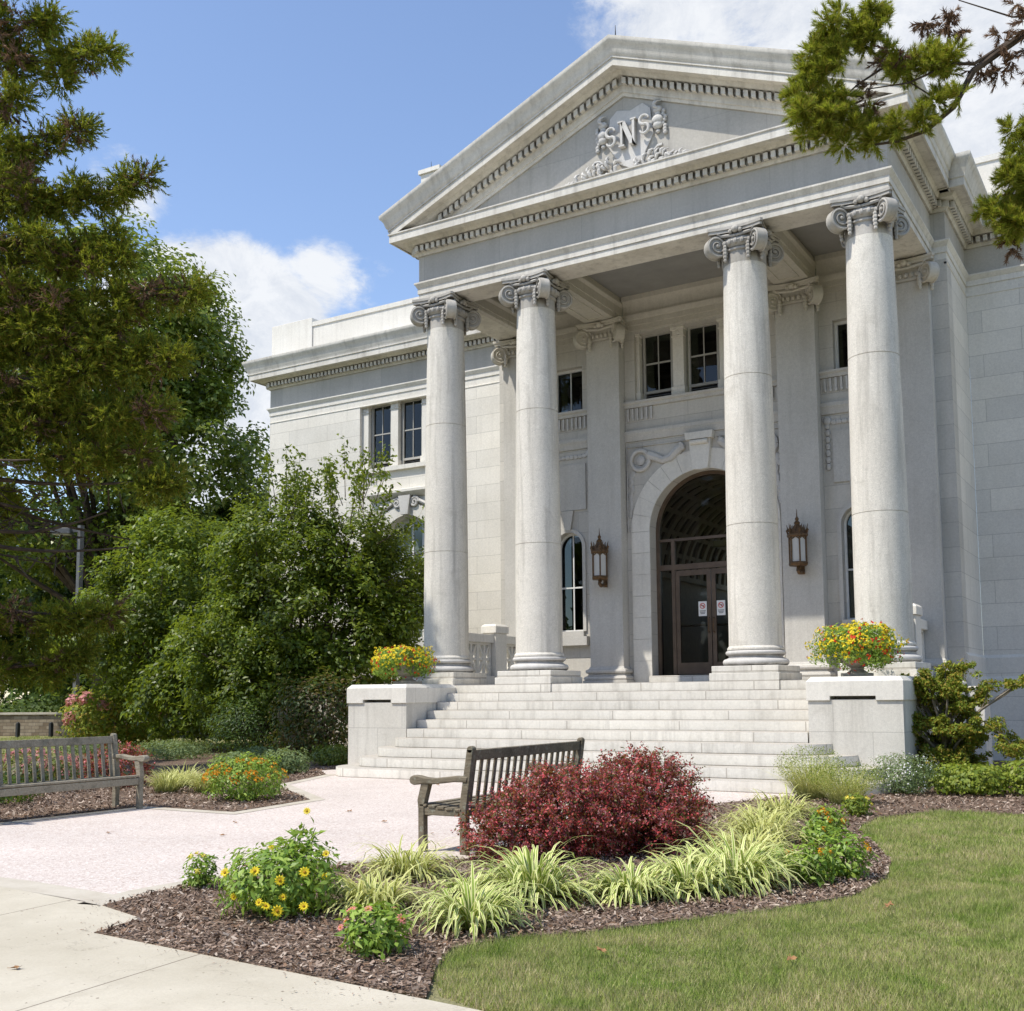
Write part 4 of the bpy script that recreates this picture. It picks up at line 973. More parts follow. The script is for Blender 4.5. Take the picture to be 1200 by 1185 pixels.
# --- camera
CAMP = dict(f=1285.4885, cx=627.1316, cy=691.7966, yaw=.5348, pit=.0958, rol=-.0095)
O = Vector((8.7434, -18.2735, 1.3994))
cy_, sy_, cp_, sp_ = math.cos(CAMP['yaw']), math.sin(CAMP['yaw']), math.cos(CAMP['pit']), math.sin(CAMP['pit'])
F_ = Vector((-sy_ * cp_, cy_ * cp_, sp_)); R_ = Vector((cy_, sy_, 0)); U_ = Vector((sy_ * sp_, -cy_ * sp_, cp_))
c_, s_ = math.cos(CAMP['rol']), math.sin(CAMP['rol'])
R2, U2 = c_ * R_ + s_ * U_, -s_ * R_ + c_ * U_
cam = bpy.data.cameras.new('camera'); co = bpy.data.objects.new('camera', cam); COL.objects.link(co)
mt = Matrix((R2, U2, -F_)).transposed().to_4x4(); mt.translation = O; co.matrix_world = mt
cam.sensor_fit = 'HORIZONTAL'; cam.sensor_width = 36; cam.lens = CAMP['f'] / 1200 * 36
cam.shift_x = (600 - CAMP['cx']) / 1200; cam.shift_y = (CAMP['cy'] - 592.5) / 1200
cam.clip_start = .1; cam.clip_end = 5000; scene.camera = co

# --- light
SUN = Vector((.70, 1.0, -2.1)).normalized()
sl = bpy.data.lights.new('sun', 'SUN'); so = bpy.data.objects.new('sun', sl); COL.objects.link(so)
sl.energy = 5.0; sl.angle = R(.53); sl.color = (1.0, .945, .845); so.rotation_euler = SUN.to_track_quat('-Z', 'Y').to_euler()
w = bpy.data.worlds.new('World'); scene.world = w; w.use_nodes = True; nt = w.node_tree; nt.nodes.clear(); g = NT(nt)
out = g.n('ShaderNodeOutputWorld'); bg = g.n('ShaderNodeBackground'); sky = g.n('ShaderNodeTexSky'); sky.sky_type = 'NISHITA'
sky.sun_disc = False; sky.sun_elevation = math.asin(-SUN.z); sky.sun_rotation = math.atan2(-SUN.x, -SUN.y); sky.altitude = 50; sky.air_density = 1.0; sky.dust_density = .4; sky.ozone_density = 1.0
SK = .10
D = g.n('ShaderNodeTexCoord').outputs['Generated']
def blob(d, inner, outer):
    v = g.n('ShaderNodeVectorMath', operation='DOT_PRODUCT'); g.l(D, v.inputs[0]); v.inputs[1].default_value = Vector(d).normalized()
    m_ = g.n('ShaderNodeMapRange'); m_.interpolation_type = 'SMOOTHSTEP'
    for i, x in enumerate((math.cos(R(outer)), math.cos(R(inner)), 0, 1)): m_.inputs[i + 1].default_value = x
    g.l(v.outputs['Value'], m_.inputs[0]); return m_.outputs[0]
sv = g.mapping(D, (1, 1, 1.6))
n1 = g.noise(sv, 5.0, 9, .62, .15); n2 = g.noise(sv, 14, 8, .7, .4)
def ray(x, y): return F_ + R2 * ((x - CAMP['cx']) / CAMP['f']) + U2 * ((CAMP['cy'] - y) / CAMP['f'])
bl = None
for (x, y, i_, o_, k) in ((250, 450, 3.5, 8.5, 1.2), (285, 385, 1.0, 4.5, 1.0), (380, 340, .1, 3.6, .55), (440, 350, .1, 3.0, .5), (1010, 60, 6.0, 12.0, 1.0), (800, -20, 1.5, 8, .8), (1090, 130, 1.0, 4.5, .7), (150, 215, .5, 3, .6)):
    b_ = g.math('MULTIPLY', blob(ray(x, y), i_, o_), k); bl = b_ if bl is None else g.math('MAXIMUM', bl, b_)
dens = g.math('ADD', g.math('MULTIPLY', bl, 1.0), g.math('ADD', g.math('MULTIPLY', n1, 2.2), g.math('MULTIPLY', n2, .8)))
fac = g.ramp(dens, [(.0, 0.0), (1.0, 1.0)]); 
mr = g.n('ShaderNodeMapRange'); mr.interpolation_type = 'SMOOTHSTEP'
for i, x in enumerate((1.95, 2.38, 0, 1)): mr.inputs[i + 1].default_value = x
g.l(dens, mr.inputs[0])
tone = g.ramp(n2, [(.3, (.66, .71, .80)), (.6, (.93, .95, .98))])
cl = g.n('ShaderNodeVectorMath', operation='SCALE'); g.l(tone, cl.inputs[0]); cl.inputs[3].default_value = 1 / SK
tint = g.mix(1.0, sky.outputs[0], (2.2, 2.15, 2.22), 'MULTIPLY')
g.l(g.mix(g.math('MULTIPLY', mr.outputs[0], .95), tint, cl.outputs[0]), bg.inputs[0])
bg.inputs[1].default_value = SK; g.l(bg.outputs[0], out.inputs[0])
scene.view_settings.view_transform = 'Standard'; scene.view_settings.look = 'None'; scene.view_settings.exposure = 0
scene.cycles.max_bounces = 8; scene.cycles.transparent_max_bounces = 8; scene.cycles.use_denoising = True

# ================================================================== FURNITURE
def make_bench(mat, L, label, ns):
    t = empty('park_bench', (0, 0, 0), label, 'bench', 'wooden park benches facing each other across the plaza')
    def p(n, mb, bev=.006, par=t): return mb.build(n, M[mat], par, bevel=bev)
    for x in (0, L - .065):
        mb = MB(); mb.prism_x([(.0, 0), (.065, 0), (.062, .36), (.062, .42), (.118, .615), (.032, .625), (-.012, .46), (-.002, .38)], x, x + .065); p('leg', mb)
        mb = MB(); mb.prism_x([(.455, 0), (.525, 0), (.525, .40), (.60, .93), (.535, .93), (.455, .44)], x, x + .065)
        mb.tube([(x, .567, .925), (x + .065, .567, .925)], .033, 12); p('leg', mb)
        mb = MB(); arm = [(-.05, .595), (-.085, .61), (-.10, .64), (-.085, .672), (-.05, .685), (.0, .682), (.07, .668), (.16, .662), (.28, .675), (.40, .69), (.545, .685), (.54, .635), (.40, .635), (.28, .62), (.16, .607), (.06, .612), (-.0, .60)]
        mb.prism_x(arm, x - .008, x + .075); p('armrest', mb, .01)
        mb = MB(); mb.box(x + .012, x + .055, .06, .46, .33, .40); mb.build('side_rail', M[mat], t, bevel=.005)
    mb = MB()
    for i in range(5): y = .01 + i * .098; mb.box(-.015 if 0 else .0, L, y, y + .078, .405 - .008 * i, .43 - .008 * i)
    # curled slat ends under the arm
    p('seat', mb, .006)
    mb = MB(); mb.box(.065, L - .065, .012, .045, .31, .395); p('front_apron', mb); mb = MB(); mb.box(.065, L - .065, .47, .50, .33, .41); p('back_rail', mb)
    mb = MB(); mb.obox((L / 2, .556, .875), (L / 2 - .065, 0, 0), (0, .017, -.0025), (0, .0065, .047)); p('top_rail', mb)
    mb = MB()
    for i in range(ns):
        x = .065 + (L - .13) * (i + .5) / ns; mb.obox((x, .508, .62), (.022, 0, 0), (0, .009, -.001), (0, .031, .21))
    p('backrest', mb, .003)
    return t
b1 = make_bench('wood_dark', 2.12, 'dark weathered wooden bench seen from behind, partly hidden by the red barberry', 17); b1.location = (2.64, -7.98, 0); b1.rotation_euler = (0, 0, R(-90))
b0 = make_bench('wood_grey', 2.12, 'grey weathered wooden bench with slatted back at the left edge, facing the plaza', 18); b0.location = (-2.92, -10.66, 0); b0.rotation_euler = (0, 0, R(90))

# lamp post
lp = empty('street_lamp', (-22.5, 5.0, 0), 'grey lamp post with flat rectangular head rising before the trees', 'street lamp')
mb = MB(); mb.box(-.075, .075, -.075, .075, 0, 7.15); mb.box(-.16, .16, -.16, .16, 0, .08); mb.build('pole', M['metal'], lp)
d = Vector((-.86, -.51, 0)); n_ = Vector((.51, -.86, 0))
mb = MB(); mb.obox(d * .2 + Vector((0, 0, 6.98)), d * .18, n_ * .04, (0, 0, .05)); mb.build('arm', M['metal'], lp)
mb = MB(); mb.obox(d * .62 + Vector((0, 0, 6.96)), d * .33, n_ * .18, (0, 0, .10)); hd = mb.build('lamp_head', M['metal'], lp, bevel=.02)
mb = MB(); mb.obox(d * .62 + Vector((0, 0, 6.855)), d * .26, n_ * .14, (0, 0, .01)); mb.build('lens', M['milk'], hd)

# stone wall and posts
mb = MB()
A_, B_ = Vector((-48, 4.5, 0)), Vector((-20.5, 12.6, 0)); d = (B_ - A_).normalized(); nn = Vector((-d.y, d.x, 0)); Lw = (B_ - A_).length
sw = empty('stone_wall', tuple(A_), 'low tan rubble stone wall beyond the lawn at far left', 'wall')
mb = MB(); mb.obox(d * Lw / 2 + Vector((0, 0, .42)), d * Lw / 2, nn * .2, (0, 0, .42)); mb.build('masonry', M['rubble'], sw)
mb = MB(); mb.obox(d * Lw / 2 + Vector((0, 0, .88)), d * (Lw / 2 + .05), nn * .27, (0, 0, .04)); mb.build('coping', M['band'], sw)
for i, (x, y, nm) in enumerate(((-29.9, 8.0, 'leftmost'), (-28.6, 8.5, 'middle'), (-25.9, 9.3, 'rightmost'))):
    mb = MB(); mb.box(-.06, .06, -.06, .06, 0, .52); mb.ball((0, 0, .52), .065, n=8, m=5)
    o = mb.build('bollard', M['iron']); o.location = (x, y, 0); tag(o, 'short black post before the stone wall, %s of the three' % nm, 'post', 'black posts before the stone wall')

# urns
def make_urn(label):
    mb = MB(); mb.box(-.20, .20, -.20, .20, 1.64, 1.70); mb.lathe([(.17, 1.70), (.10, 1.75), (.10, 1.78), (.20, 1.84), (.25, 1.95), (.245, 2.05), (.21, 2.10), (.28, 2.15), (.29, 2.18), (.25, 2.18), (.22, 2.12), (.0, 2.12)], 0, 0, 28)
    for k in range(14): a = k * math.pi / 7; mb.ball((.235 * math.cos(a), .235 * math.sin(a), 1.96), .035, (1, 1, 2.6), 6, 5)
    o = mb.build('stone_urn', M['urn']); tag(o, label, 'planter', 'stone urns on the step pedestals'); return o
u0 = make_urn('carved stone urn full of flowers on the left step pedestal'); u0.location = (-4.30, -1.15, 0)
u1 = u0.copy(); COL.objects.link(u1); u1.location = (4.36, -1.15, 0); u1['label'] = 'carved stone urn full of flowers on the right step pedestal'

# ================================================================== PLANTS
def strap(P0, n, L, wd, rad, rg, up=(62, 88), droop=1.5):
    k = n; S = 6
    az = rg.uniform(0, 2 * np.pi, k); rr_ = rad * np.sqrt(rg.uniform(0, 1, k)) * .45
    base = np.stack([P0[0] + rr_ * np.cos(az), P0[1] + rr_ * np.sin(az), np.full(k, P0[2])], 1)
    az = az + rg.normal(0, .5, k); el = np.radians(rg.uniform(up[0], up[1], k)); Ls = L * rg.uniform(.55, 1.15, k)
    # outer blades droop more
    p = base.copy(); pts = [p.copy()]; e = el.copy(); dr = droop * rg.uniform(.6, 1.4, k)
    for j in range(S):
        st = Ls / S; p = p + np.stack([st * np.cos(e) * np.cos(az), st * np.cos(e) * np.sin(az), st * np.sin(e)], 1); e = e - dr / S * (.4 + 1.2 * j / S) * 1.4
        p[:, 2] = np.maximum(p[:, 2], .012); pts.append(p.copy())
    tw = rg.normal(0, .35, k); side = np.stack([-np.sin(az + tw), np.cos(az + tw), np.zeros(k)], 1); V = []
    for j, q in enumerate(pts):
        w_ = wd * (1 - (j / S) ** 3 * .92) * (.7 if j == 0 else 1); ww = w_ * rg.uniform(.95, 1.05, (k, 1)); V += [q - side * ww / 2, q + side * ww / 2]
    return np.stack(V, 1)
SF = [(2 * j, 2 * j + 1, 2 * j + 3, 2 * j + 2) for j in range(6)]
SUV = [(i % 2, (i // 2) / 6) for i in range(14)]
def grass_clump(name, label, x, y, rad, L, n, mat='liri', group=None, seed=1, cat='ornamental grass', wd=.011, z=.01, up=(55, 88), droop=1.6):
    rg = np.random.default_rng(seed)
    o = npmesh(name, strap((0, 0, z), n, L, wd, rad, rg, up, droop), 14, M[mat], faces=SF, uv=SUV); o.location = (x, y, 0)
    return tag(o, label, cat, group)
GL = 'striped liriope clumps in the front bed'
for i, (x, y, r_, L, n, lab, mt_) in enumerate((
    (4.02, -12.45, .44, .50, 480, 'pale striped grass clump directly right of the yellow flowers', 'liri2'),
    (3.46, -11.35, .42, .50, 440, 'pale striped grass clump at the front legs of the dark bench', 'liri2'),
    (4.92, -12.62, .34, .44, 340, 'foremost striped grass clump, right of the pink flowers', 'liri'),
    (4.32, -11.75, .26, .34, 200, 'striped grass clump between the pale clump and the barberry, in the second row', 'liri'),
    (4.82, -11.72, .44, .58, 480, 'large arching striped grass clump before the left side of the barberry', 'liri'),
    (5.36, -11.30, .40, .50, 420, 'striped grass clump drooping over mulch before the middle of the barberry', 'liri'),
    (5.64, -10.95, .32, .48, 320, 'narrow striped grass clump before the right side of the barberry', 'liri'),
    (5.80, -10.50, .46, .56, 480, 'broad striped grass clump at the right end of the front row', 'liri'),
    (5.50, -9.30, .46, .54, 420, 'pale striped grass clump right of the barberry, behind the broad clump', 'liri2'),
    (5.25, -8.30, .46, .54, 420, 'pale grass clump midway between the barberry and the steps', 'liri2'),
    (4.85, -7.20, .46, .52, 380, 'pale grass clump left of the small green marigolds toward the steps', 'liri2'),
    (4.70, -6.00, .46, .50, 340, 'pale grass clump nearest the steps', 'liri2'),
    (5.70, -9.75, .24, .34, 170, 'low yellow green grass tuft beside the small bedding plants', 'liri2'))):
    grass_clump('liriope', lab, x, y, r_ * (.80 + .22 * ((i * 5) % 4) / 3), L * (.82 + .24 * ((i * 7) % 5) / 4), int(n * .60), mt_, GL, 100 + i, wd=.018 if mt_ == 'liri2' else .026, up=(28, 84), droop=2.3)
for i, (x, y, lab) in enumerate(((-4.55, -6.75, 'pale striped grass clump right of the grey bench'), (-5.1, -6.0, 'pale striped grass clump second from the grey bench'), (-3.9, -6.55, 'pale striped grass clump touching the orange lantana'))):
    grass_clump('liriope', lab, x, y, .38, .46, 260, 'liri2', 'striped liriope clumps in the left bed', 130 + i, wd=.014)

def bush_pts(r, h, n, rg, z0=.03, shell=.5, flat=1.0):
    """dome-shaped scatter"""
    d = unit(rg.normal(size=(n, 3))); u = rg.uniform(shell ** 3, 1, (n, 1)) ** (1 / 3)
    lump = 1 + .16 * np.sin(d[:, :1] * 7 + 1.3) * np.cos(d[:, 1:2] * 6 + .4) + .08 * np.sin(d[:, 2:3] * 11)
    p = d * u * lump * np.array([r, r, h * .55]); p[:, 2] += h * .48
    p[:, 2] = np.maximum(p[:, 2], z0 + rg.uniform(0, .04, n)); return p, d
def stems(mb, r, h, n, rg, rad=.006, top=.8):
    for i in range(n):
        a = rg.uniform(0, 6.283); q = rg.uniform(.2, .9) * r; mb.tube([(0.03 * math.cos(a), .03 * math.sin(a), 0), (q * .5 * math.cos(a), q * .5 * math.sin(a), h * top * .5), (q * math.cos(a + .2), q * math.sin(a + .2), h * top * rg.uniform(.75, 1.05))], [rad, rad * .8, rad * .4], 5)
def bush(name, label, cat, x, y, r, h, n, LL, LW, mat, group=None, seed=0, stem='twig', ns=10, upb=.6, shell=.45, stemrad=.006, droop=.0, sx=1.0):
    rg = np.random.default_rng(seed); t = empty(name, (x, y, 0), label, cat, group)
    p, d = bush_pts(r, h, n, rg, shell=shell); p[:, 0] *= sx
    N = unit(d + np.array([0, 0, upb]) + rg.normal(0, .45, (n, 3)))
    npmesh('foliage', leaves(p, N, LL, LW, rg, droop), 4, M[mat], t)
    mb = MB(); stems(mb, r, h, ns, rg, stemrad); mb.build('stem', M[stem], t)
    return t
# ---- flowers
def daisy(mat, r=.034, np_=11):
    mb = MB()
    for k in range(np_):
        a = 2 * math.pi * k / np_; b = .26; f = lambda q, w, z: (q * math.cos(a + w), q * math.sin(a + w), z)
        mb.add([f(r * .2, -.3, .0), f(r * .65, -b, .004), f(r, 0, -.002), f(r * .65, b, .004), f(r * .2, .3, 0)], [(0, 1, 2, 3, 4)])
    o = mb.build('flower', M[mat], smooth=False); c = MB(); c.ball((0, 0, .003), r * .27, (1, 1, .6), 10, 5); c.build('flower_centre', M['fc'], o); return o
def cluster(mat, r=.028, n=26, seed=1, sc=.5):
    rg = np.random.default_rng(seed); d = unit(rg.normal(size=(n, 3))); d[:, 2] = np.abs(d[:, 2])
    return npmesh('flower', leaves(d * np.array([r, r, r * sc]), unit(d + rg.normal(0, .3, (n, 3))), r * .75, r * .6, rg), 4, M[mat])
def put(proto, parent, loc, nrm, first, s=1.0):
    o = proto if first else proto.copy()
    if not first:
        COL.objects.link(o)
        for ch in proto.children: c = ch.copy(); COL.objects.link(c); c.parent = o
    o.parent = parent; o.location = loc; o.rotation_euler = Vector(nrm).to_track_quat('Z', 'Y').to_euler(); o.scale = (s, s, s); return o
CAMD = np.array([.6, -.75, .25])
def scatter_flowers(t, proto, r, h, n, seed, cam=.5, s=1.0, out=1.04, zmin=.1):
    rg = np.random.default_rng(seed); k = 0; first = True
    while k < n:
        d = unit(rg.normal(size=3)); d[2] = abs(d[2]) * .9
        if d @ CAMD < -.35 and rg.uniform() > .35: continue
        p = np.array([d[0] * r, d[1] * r, h * .48 + d[2] * h * .55]) * out
        if p[2] < zmin: continue
        put(proto, t, p, unit(d + cam * CAMD + np.array([0, 0, .4])), first, s * rg.uniform(.8, 1.2)); first = False; k += 1
# yellow zinnia
ye = bush('yellow_flower_bush', 'tall leafy green plant with bright yellow daisy-like flowers in the front bed', 'flowering plant', 3.58, -12.84, .40, .46, 2600, .062, .024, 'l_bed', None, 5, ns=26, droop=.2, stemrad=.004)
rg_ = np.random.default_rng(9)
dz = daisy('fy')
for i, (dx, dy, dz_) in enumerate(((.30, -.33, .36), (.36, -.16, .40), (-.02, -.43, .22), (.24, -.40, .17), (.10, -.36, .42), (.31, -.36, .13), (.41, -.22, .15), (-.20, -.34, .38), (.38, .02, .34), (.28, -.28, .22), (-.10, .0, .54), (.30, .12, .50), (.21, -.43, .20), (.12, .12, .84))):
    put(dz, ye, (dx * .93, dy * .93, dz_ * .78), unit(np.array([dx, dy, .15]) + CAMD * .9 + np.array([0, 0, .3]) + rg_.normal(0, .35, 3)), i == 0, rg_.uniform(.75, 1.2))
mb = MB(); P_ = []
for (tx, ty, tz) in ((.10, .10, .57), (.18, .12, .55), (.02, .12, .54), (.22, .08, .52), (.1, .02, .50)): mb.tube([(.0, 0, .2), (tx * .6, ty * .6, tz * .6), (tx, ty, tz)], [.006, .005, .003], 5); P_ += [(tx * (.6 + .4 * u), ty * (.6 + .4 * u), tz * .62 + tz * .38 * u) for u in np.linspace(0.1, 1, 7)]
mb.build('stem', M['twig'], ye); P_ = np.array(P_ * 3) + rg_.normal(0, .012, (len(P_) * 3, 3)); npmesh('foliage', leaves(P_, unit(rg_.normal(size=P_.shape) + [0, 0, 1]), .075, .028, rg_, .2), 4, M['l_bed'], ye)
# small left plant
sm = bush('marigold', 'small bushy green plant with tiny yellow buds at the left tip of the front bed', 'flowering plant', 2.38, -12.42, .13, .26, 420, .045, .022, 'l_bed', None, 6, ns=10)
scatter_flowers(sm, cluster('fyl', .02, 20, 2), .13, .26, 4, 3)
# pink
pk = bush('pink_flower_plant', 'low green plant with coral pink flowers at the front of the mulch bed', 'flowering plant', 4.84, -13.42, .20, .27, 700, .062, .024, 'l_bed', None, 7, ns=14)
scatter_flowers(pk, daisy('fp', .028, 9), .20, .27, 8, 12, .8)
# marigolds at right
for i, (x, y, r_, h_, n_l, nf, lab) in enumerate((
    (6.42, -9.82, .21, .36, 760, 3, 'tallest green bedding plant with orange buds at the lawn edge'), (6.30, -10.18, .17, .30, 520, 2, 'green bedding plant just before the tallest one at the lawn edge'),
    (5.98, -9.85, .15, .20, 420, 1, 'low green bedding plant between the broad grass clump and the lawn-edge plants'), (5.72, -8.05, .18, .20, 460, 1, 'low spreading green bedding plant in the middle of the right-hand group'),
    (5.55, -7.20, .20, .27, 560, 5, 'green bedding plant with orange flowers toward the steps'), (5.42, -5.55, .18, .25, 480, 5, 'small bright green plant alone on mulch nearest the steps'))):
    t = bush('bedding_plant', lab, 'flowering plant', x, y, r_, h_, n_l, .058, .026, 'l_chart' if i == 5 else 'l_bed', 'bedding plants along the lawn edge', 20 + i, ns=10)
    scatter_flowers(t, cluster('fyl' if i == 5 else 'fo', .024, 22, 4 + i), r_, h_, nf, 30 + i, out=.98)
# lantana
ln = bush('lantana', 'rounded orange flowering lantana at the corner of the left bed', 'flowering plant', -2.55, -7.12, .58, .62, 3000, .058, .030, 'l_bed', None, 40, ns=20)
scatter_flowers(ln, cluster('fo', .034, 22, 41), .56, .58, 62, 42, .2, 1.0, 1.0)
# urn flowers
for (x, y, nm, sd, rr2, hh) in ((-4.42, -1.2, 'yellow and red flowers spilling from the left stone urn', 50, .62, .62), (4.42, -1.25, 'yellow and red flowers spilling from the right stone urn', 60, .62, .70)):
    t = empty('urn_flowers', (x, y, 1.86), nm, 'flowers', 'flowers in the stone urns'); rg = np.random.default_rng(sd)
    p, d = bush_pts(rr2, hh, 7000, rg, z0=-.3, shell=.35); p[:, 2] -= .12; p[:, :2] *= (1 + .16 * np.sin(3 * np.arctan2(p[:, 1:2], p[:, :1]) + sd)); ctr = (p[:, 2] < .05) & (np.hypot(p[:, 0], p[:, 1]) < .30); keep = ~ctr
    urnside = (np.hypot(p[:, 0] - (.34 if sd == 50 else -.30), p[:, 1] + .34) < .17) & (p[:, 2] < .14); keep &= ~urnside; p, d = p[keep], d[keep]
    npmesh('foliage', leaves(p, unit(d + rg.normal(0, .5, d.shape)), .06, .028, rg), 4, M['l_bed'], t)
    for mat_, k, nmx in (('fy', 480, 'yellow_blossoms'), ('fr', 120, 'red_blossoms')):
        q, e = bush_pts(rr2 * 1.04, hh * 1.04, k * 2, rg, z0=-.3, shell=.9); q[:, 2] -= .12; q[:, :2] *= (1 + .16 * np.sin(3 * np.arctan2(q[:, 1:2], q[:, :1]) + sd))
        kk = (e @ CAMD > -.5) & (q[:, 2] > (-.02 if mat_ == 'fy' else -.22)); 
        if mat_ == 'fy': kk &= (q[:, 2] > .06 + .12 * rg.uniform(size=len(q)) * 2 * (q[:, 0] > .0))
        q, e = q[kk][:k], e[kk][:k]; kk2 = ~((np.hypot(q[:, 0] - (.34 if sd == 50 else -.30), q[:, 1] + .34) < .18) & (q[:, 2] < .14)); q, e = q[kk2], e[kk2]
        ps_ = []
        for j in range(5):
            ps_.append(leaves(q, unit(e + rg.normal(0, .35, e.shape)), .034, .028, rg, fold=.1))
        tag(npmesh(nmx, np.concatenate(ps_), 4, M[mat_], t), kind='stuff')

# ---- barberry: two lobes, tiny maroon leaves on arching twigs
def twiggy(name, label, cat, lobes, ntw, mat, LL, LW, seed, per=26, tl=.22, group=None, bark='bark'):
    rg = np.random.default_rng(seed); x0, y0 = lobes[0][0], lobes[0][1]; t = empty(name, (x0, y0, 0), label, cat, group)
    Ps, Ns = [], []; mb = MB()
    for (x, y, z, rx, ry, rz, k) in lobes:
        q, d = ell_points((x - x0, y - y0, z), (rx, ry, rz), int(ntw * k), rg, .45); m_ = q[:, 2] > .03; q, d = q[m_], d[m_]
        td = unit(d + rg.normal(0, .55, d.shape) + [0, 0, .25]); 
        for j in range(per):
            u = rg.uniform(0, 1, (len(q), 1)); L = tl * rg.uniform(.6, 1.3, (len(q), 1))
            Ps.append(q + td * u * L + rg.normal(0, .012, q.shape)); Ns.append(unit(d * .6 + rg.normal(0, .7, q.shape) + [0, 0, .3]))
        for j in range(10): i = rg.integers(len(q)); mb.tube([(x - x0 + rg.normal(0, .05), y - y0 + rg.normal(0, .05), 0), tuple(q[i] * .5 + np.array([(x - x0) * .5, (y - y0) * .5, .05])), tuple(q[i])], [.012, .009, .004], 5)
    P = np.concatenate(Ps); N = np.concatenate(Ns); P[:, 2] = np.maximum(P[:, 2], .015)
    npmesh('foliage', leaves(P, N, LL, LW, rg), 4, M[mat], t); mb.build('stem', M[bark], t); return t
twiggy('barberry', 'dense dark red barberry shrub in front of the dark bench, left lobe', 'shrub', [(4.00, -9.70, .37, .64, .58, .36, 1.0), (3.72, -10.15, .22, .42, .38, .24, .35)], 760, 'l_barb', .028, .018, 70, 42, .16, 'red barberry shrubs')
twiggy('barberry', 'taller dark red barberry shrub right of the dark bench, rising to a crest', 'shrub', [(4.34, -8.95, .42, .54, .52, .38, 1.0), (4.50, -9.25, .24, .50, .45, .25, .4)], 760, 'l_barb', .028, .018, 71, 42, .16, 'red barberry shrubs')
twiggy('barberry', 'small maroon shrub half hidden behind the right end of the grey bench', 'shrub', [(-6.3, -6.3, .3, .5, .5, .32, 1.0)], 260, 'l_barb', .04, .028, 72, 24, .16, 'red barberry shrubs')
# red bedding behind the grey bench
for i, (x, y, r_, lab) in enumerate(((-6.6, -7.6, .75, 'red bedding flowers seen through the right half of the grey bench'), (-6.9, -8.8, .7, 'red bedding flowers seen through the middle of the grey bench'), (-7.3, -9.9, .7, 'red bedding flowers seen through the left part of the grey bench'))):
    t = bush('red_flowers', lab, 'flowering plant', x, y, r_, .62, 1500, .07, .04, 'l_bird', 'red flowers behind the grey bench', 80 + i, ns=8)
    scatter_flowers(t, cluster('fpk', .05, 20, 83 + i), r_, .62, 60, 84 + i)
# airy grasses and white shrub by the steps
rgA = np.random.default_rng(90)
for i, (x, y, L, lab) in enumerate(((4.35, -3.75, .72, 'airy pale green feathery grass right against the lowest step'), (4.95, -4.25, .55, 'shorter feathery pale grass right of the tall airy one'))):
    t = empty('feathery_grass', (x, y, 0), lab, 'ornamental grass', 'feathery grasses at the foot of the steps')
    npmesh('foliage', strap((0, 0, .0), 650, L, .006, .42, rgA, (50, 88), 1.0), 14, M['liri2'], t, faces=SF, uv=SUV)
    p, d = ell_points((0, 0, L * .62), (.48, .48, L * .38), 2600, rgA, .3); npmesh('seed_heads', leaves(p, unit(rgA.normal(size=p.shape)), .028, .010, rgA), 4, M['l_chart'], t)
t = bush('white_flower_shrub', 'grey green shrub dusted with tiny white flowers before the right pedestal', 'shrub', 5.30, -2.55, .50, .56, 3400, .038, .02, 'l_grey', None, 92, ns=14)
p, d = bush_pts(.52, .58, 420, rgA, shell=.9); tag(npmesh('white_blossoms', leaves(p, unit(d + [0, 0, .5]), .022, .02, rgA), 4, M['fw'], t), kind='stuff')
for i, (x, y, r_, h_, lab, mt_) in enumerate(((6.1, -2.2, .62, .42, 'lime green spreading ground cover in front of the tall juniper', 'l_chart'), (7.1, -2.0, .75, .50, 'lime green spreading ground cover at the right edge', 'l_chart'), (8.2, -1.8, .8, .5, 'lime green ground cover outside right of the lawn bend', 'l_chart'))):
    bush('ground_cover', lab, 'shrub', x, y, r_, h_, 2600, .065, .042, mt_, 'lime green ground cover by the right wing', 95 + i, ns=8)

# ---- juniper with pads
def pads(name, label, cat, x, y, limbs, seed, mat='l_juni', LL=.05, LW=.012, per=420, group=None):
    rg = np.random.default_rng(seed); t = empty(name, (x, y, 0), label, cat, group); mb = MB(); Ps = []; Ns = []
    for (pts, rads, padr) in limbs:
        mb.tube(pts, rads, 7)
        for (c, r_) in padr:
            for q in range(7):
                cc = np.array(c) + rg.normal(0, r_ * .55, 3) * [1, 1, .5]; p, d = ell_points(cc, (r_ * .45, r_ * .45, r_ * .3), per // 7, rg, .3); Ps.append(p); Ns.append(unit(d + rg.normal(0, .4, d.shape) + [0, 0, .5]))
            e = np.array(pts[-1]); mb.tube([tuple(pts[len(pts) // 2]), tuple((np.array(pts[len(pts) // 2]) + c) / 2 + [0, 0, -.03]), tuple(c)], [rads[-1] * .9, rads[-1] * .7, .006], 5)
    P = np.concatenate(Ps); N = np.concatenate(Ns); npmesh('foliage', leaves(P, N, LL, LW, rg, fold=.1), 4, M[mat], t); mb.build('trunk', M['bark2'], t); return t
rj = random.Random(4)
limbs = []
for i in range(34):
    a = i * 2.4; zt_ = .25 + 1.5 * ((i * 7) % 34) / 33 + rj.uniform(-.1, .1); r_ = (.85 - .38 * abs(zt_ - .8)) * rj.uniform(.45, 1.1)
    if i in (13, 14): a, r_, zt_ = .35 if i == 13 else -.1, 1.05, 1.50
    m_ = (r_ * .5 * math.cos(a), r_ * .35 * math.sin(a), zt_ * .75)
    e = (r_ * math.cos(a), r_ * .6 * math.sin(a), zt_)
    limbs.append(([(0, 0, zt_ * .4), m_, e], [.035, .02, .01], [(e, .17 * rj.uniform(.6, 1.3)), ((e[0] * .62, e[1] * .62, e[2] * .93 + .1 * rj.random()), .15 * rj.uniform(.6, 1.3)), ((e[0] * 1.15, e[1] * 1.05, e[2] + .1), .09)]))
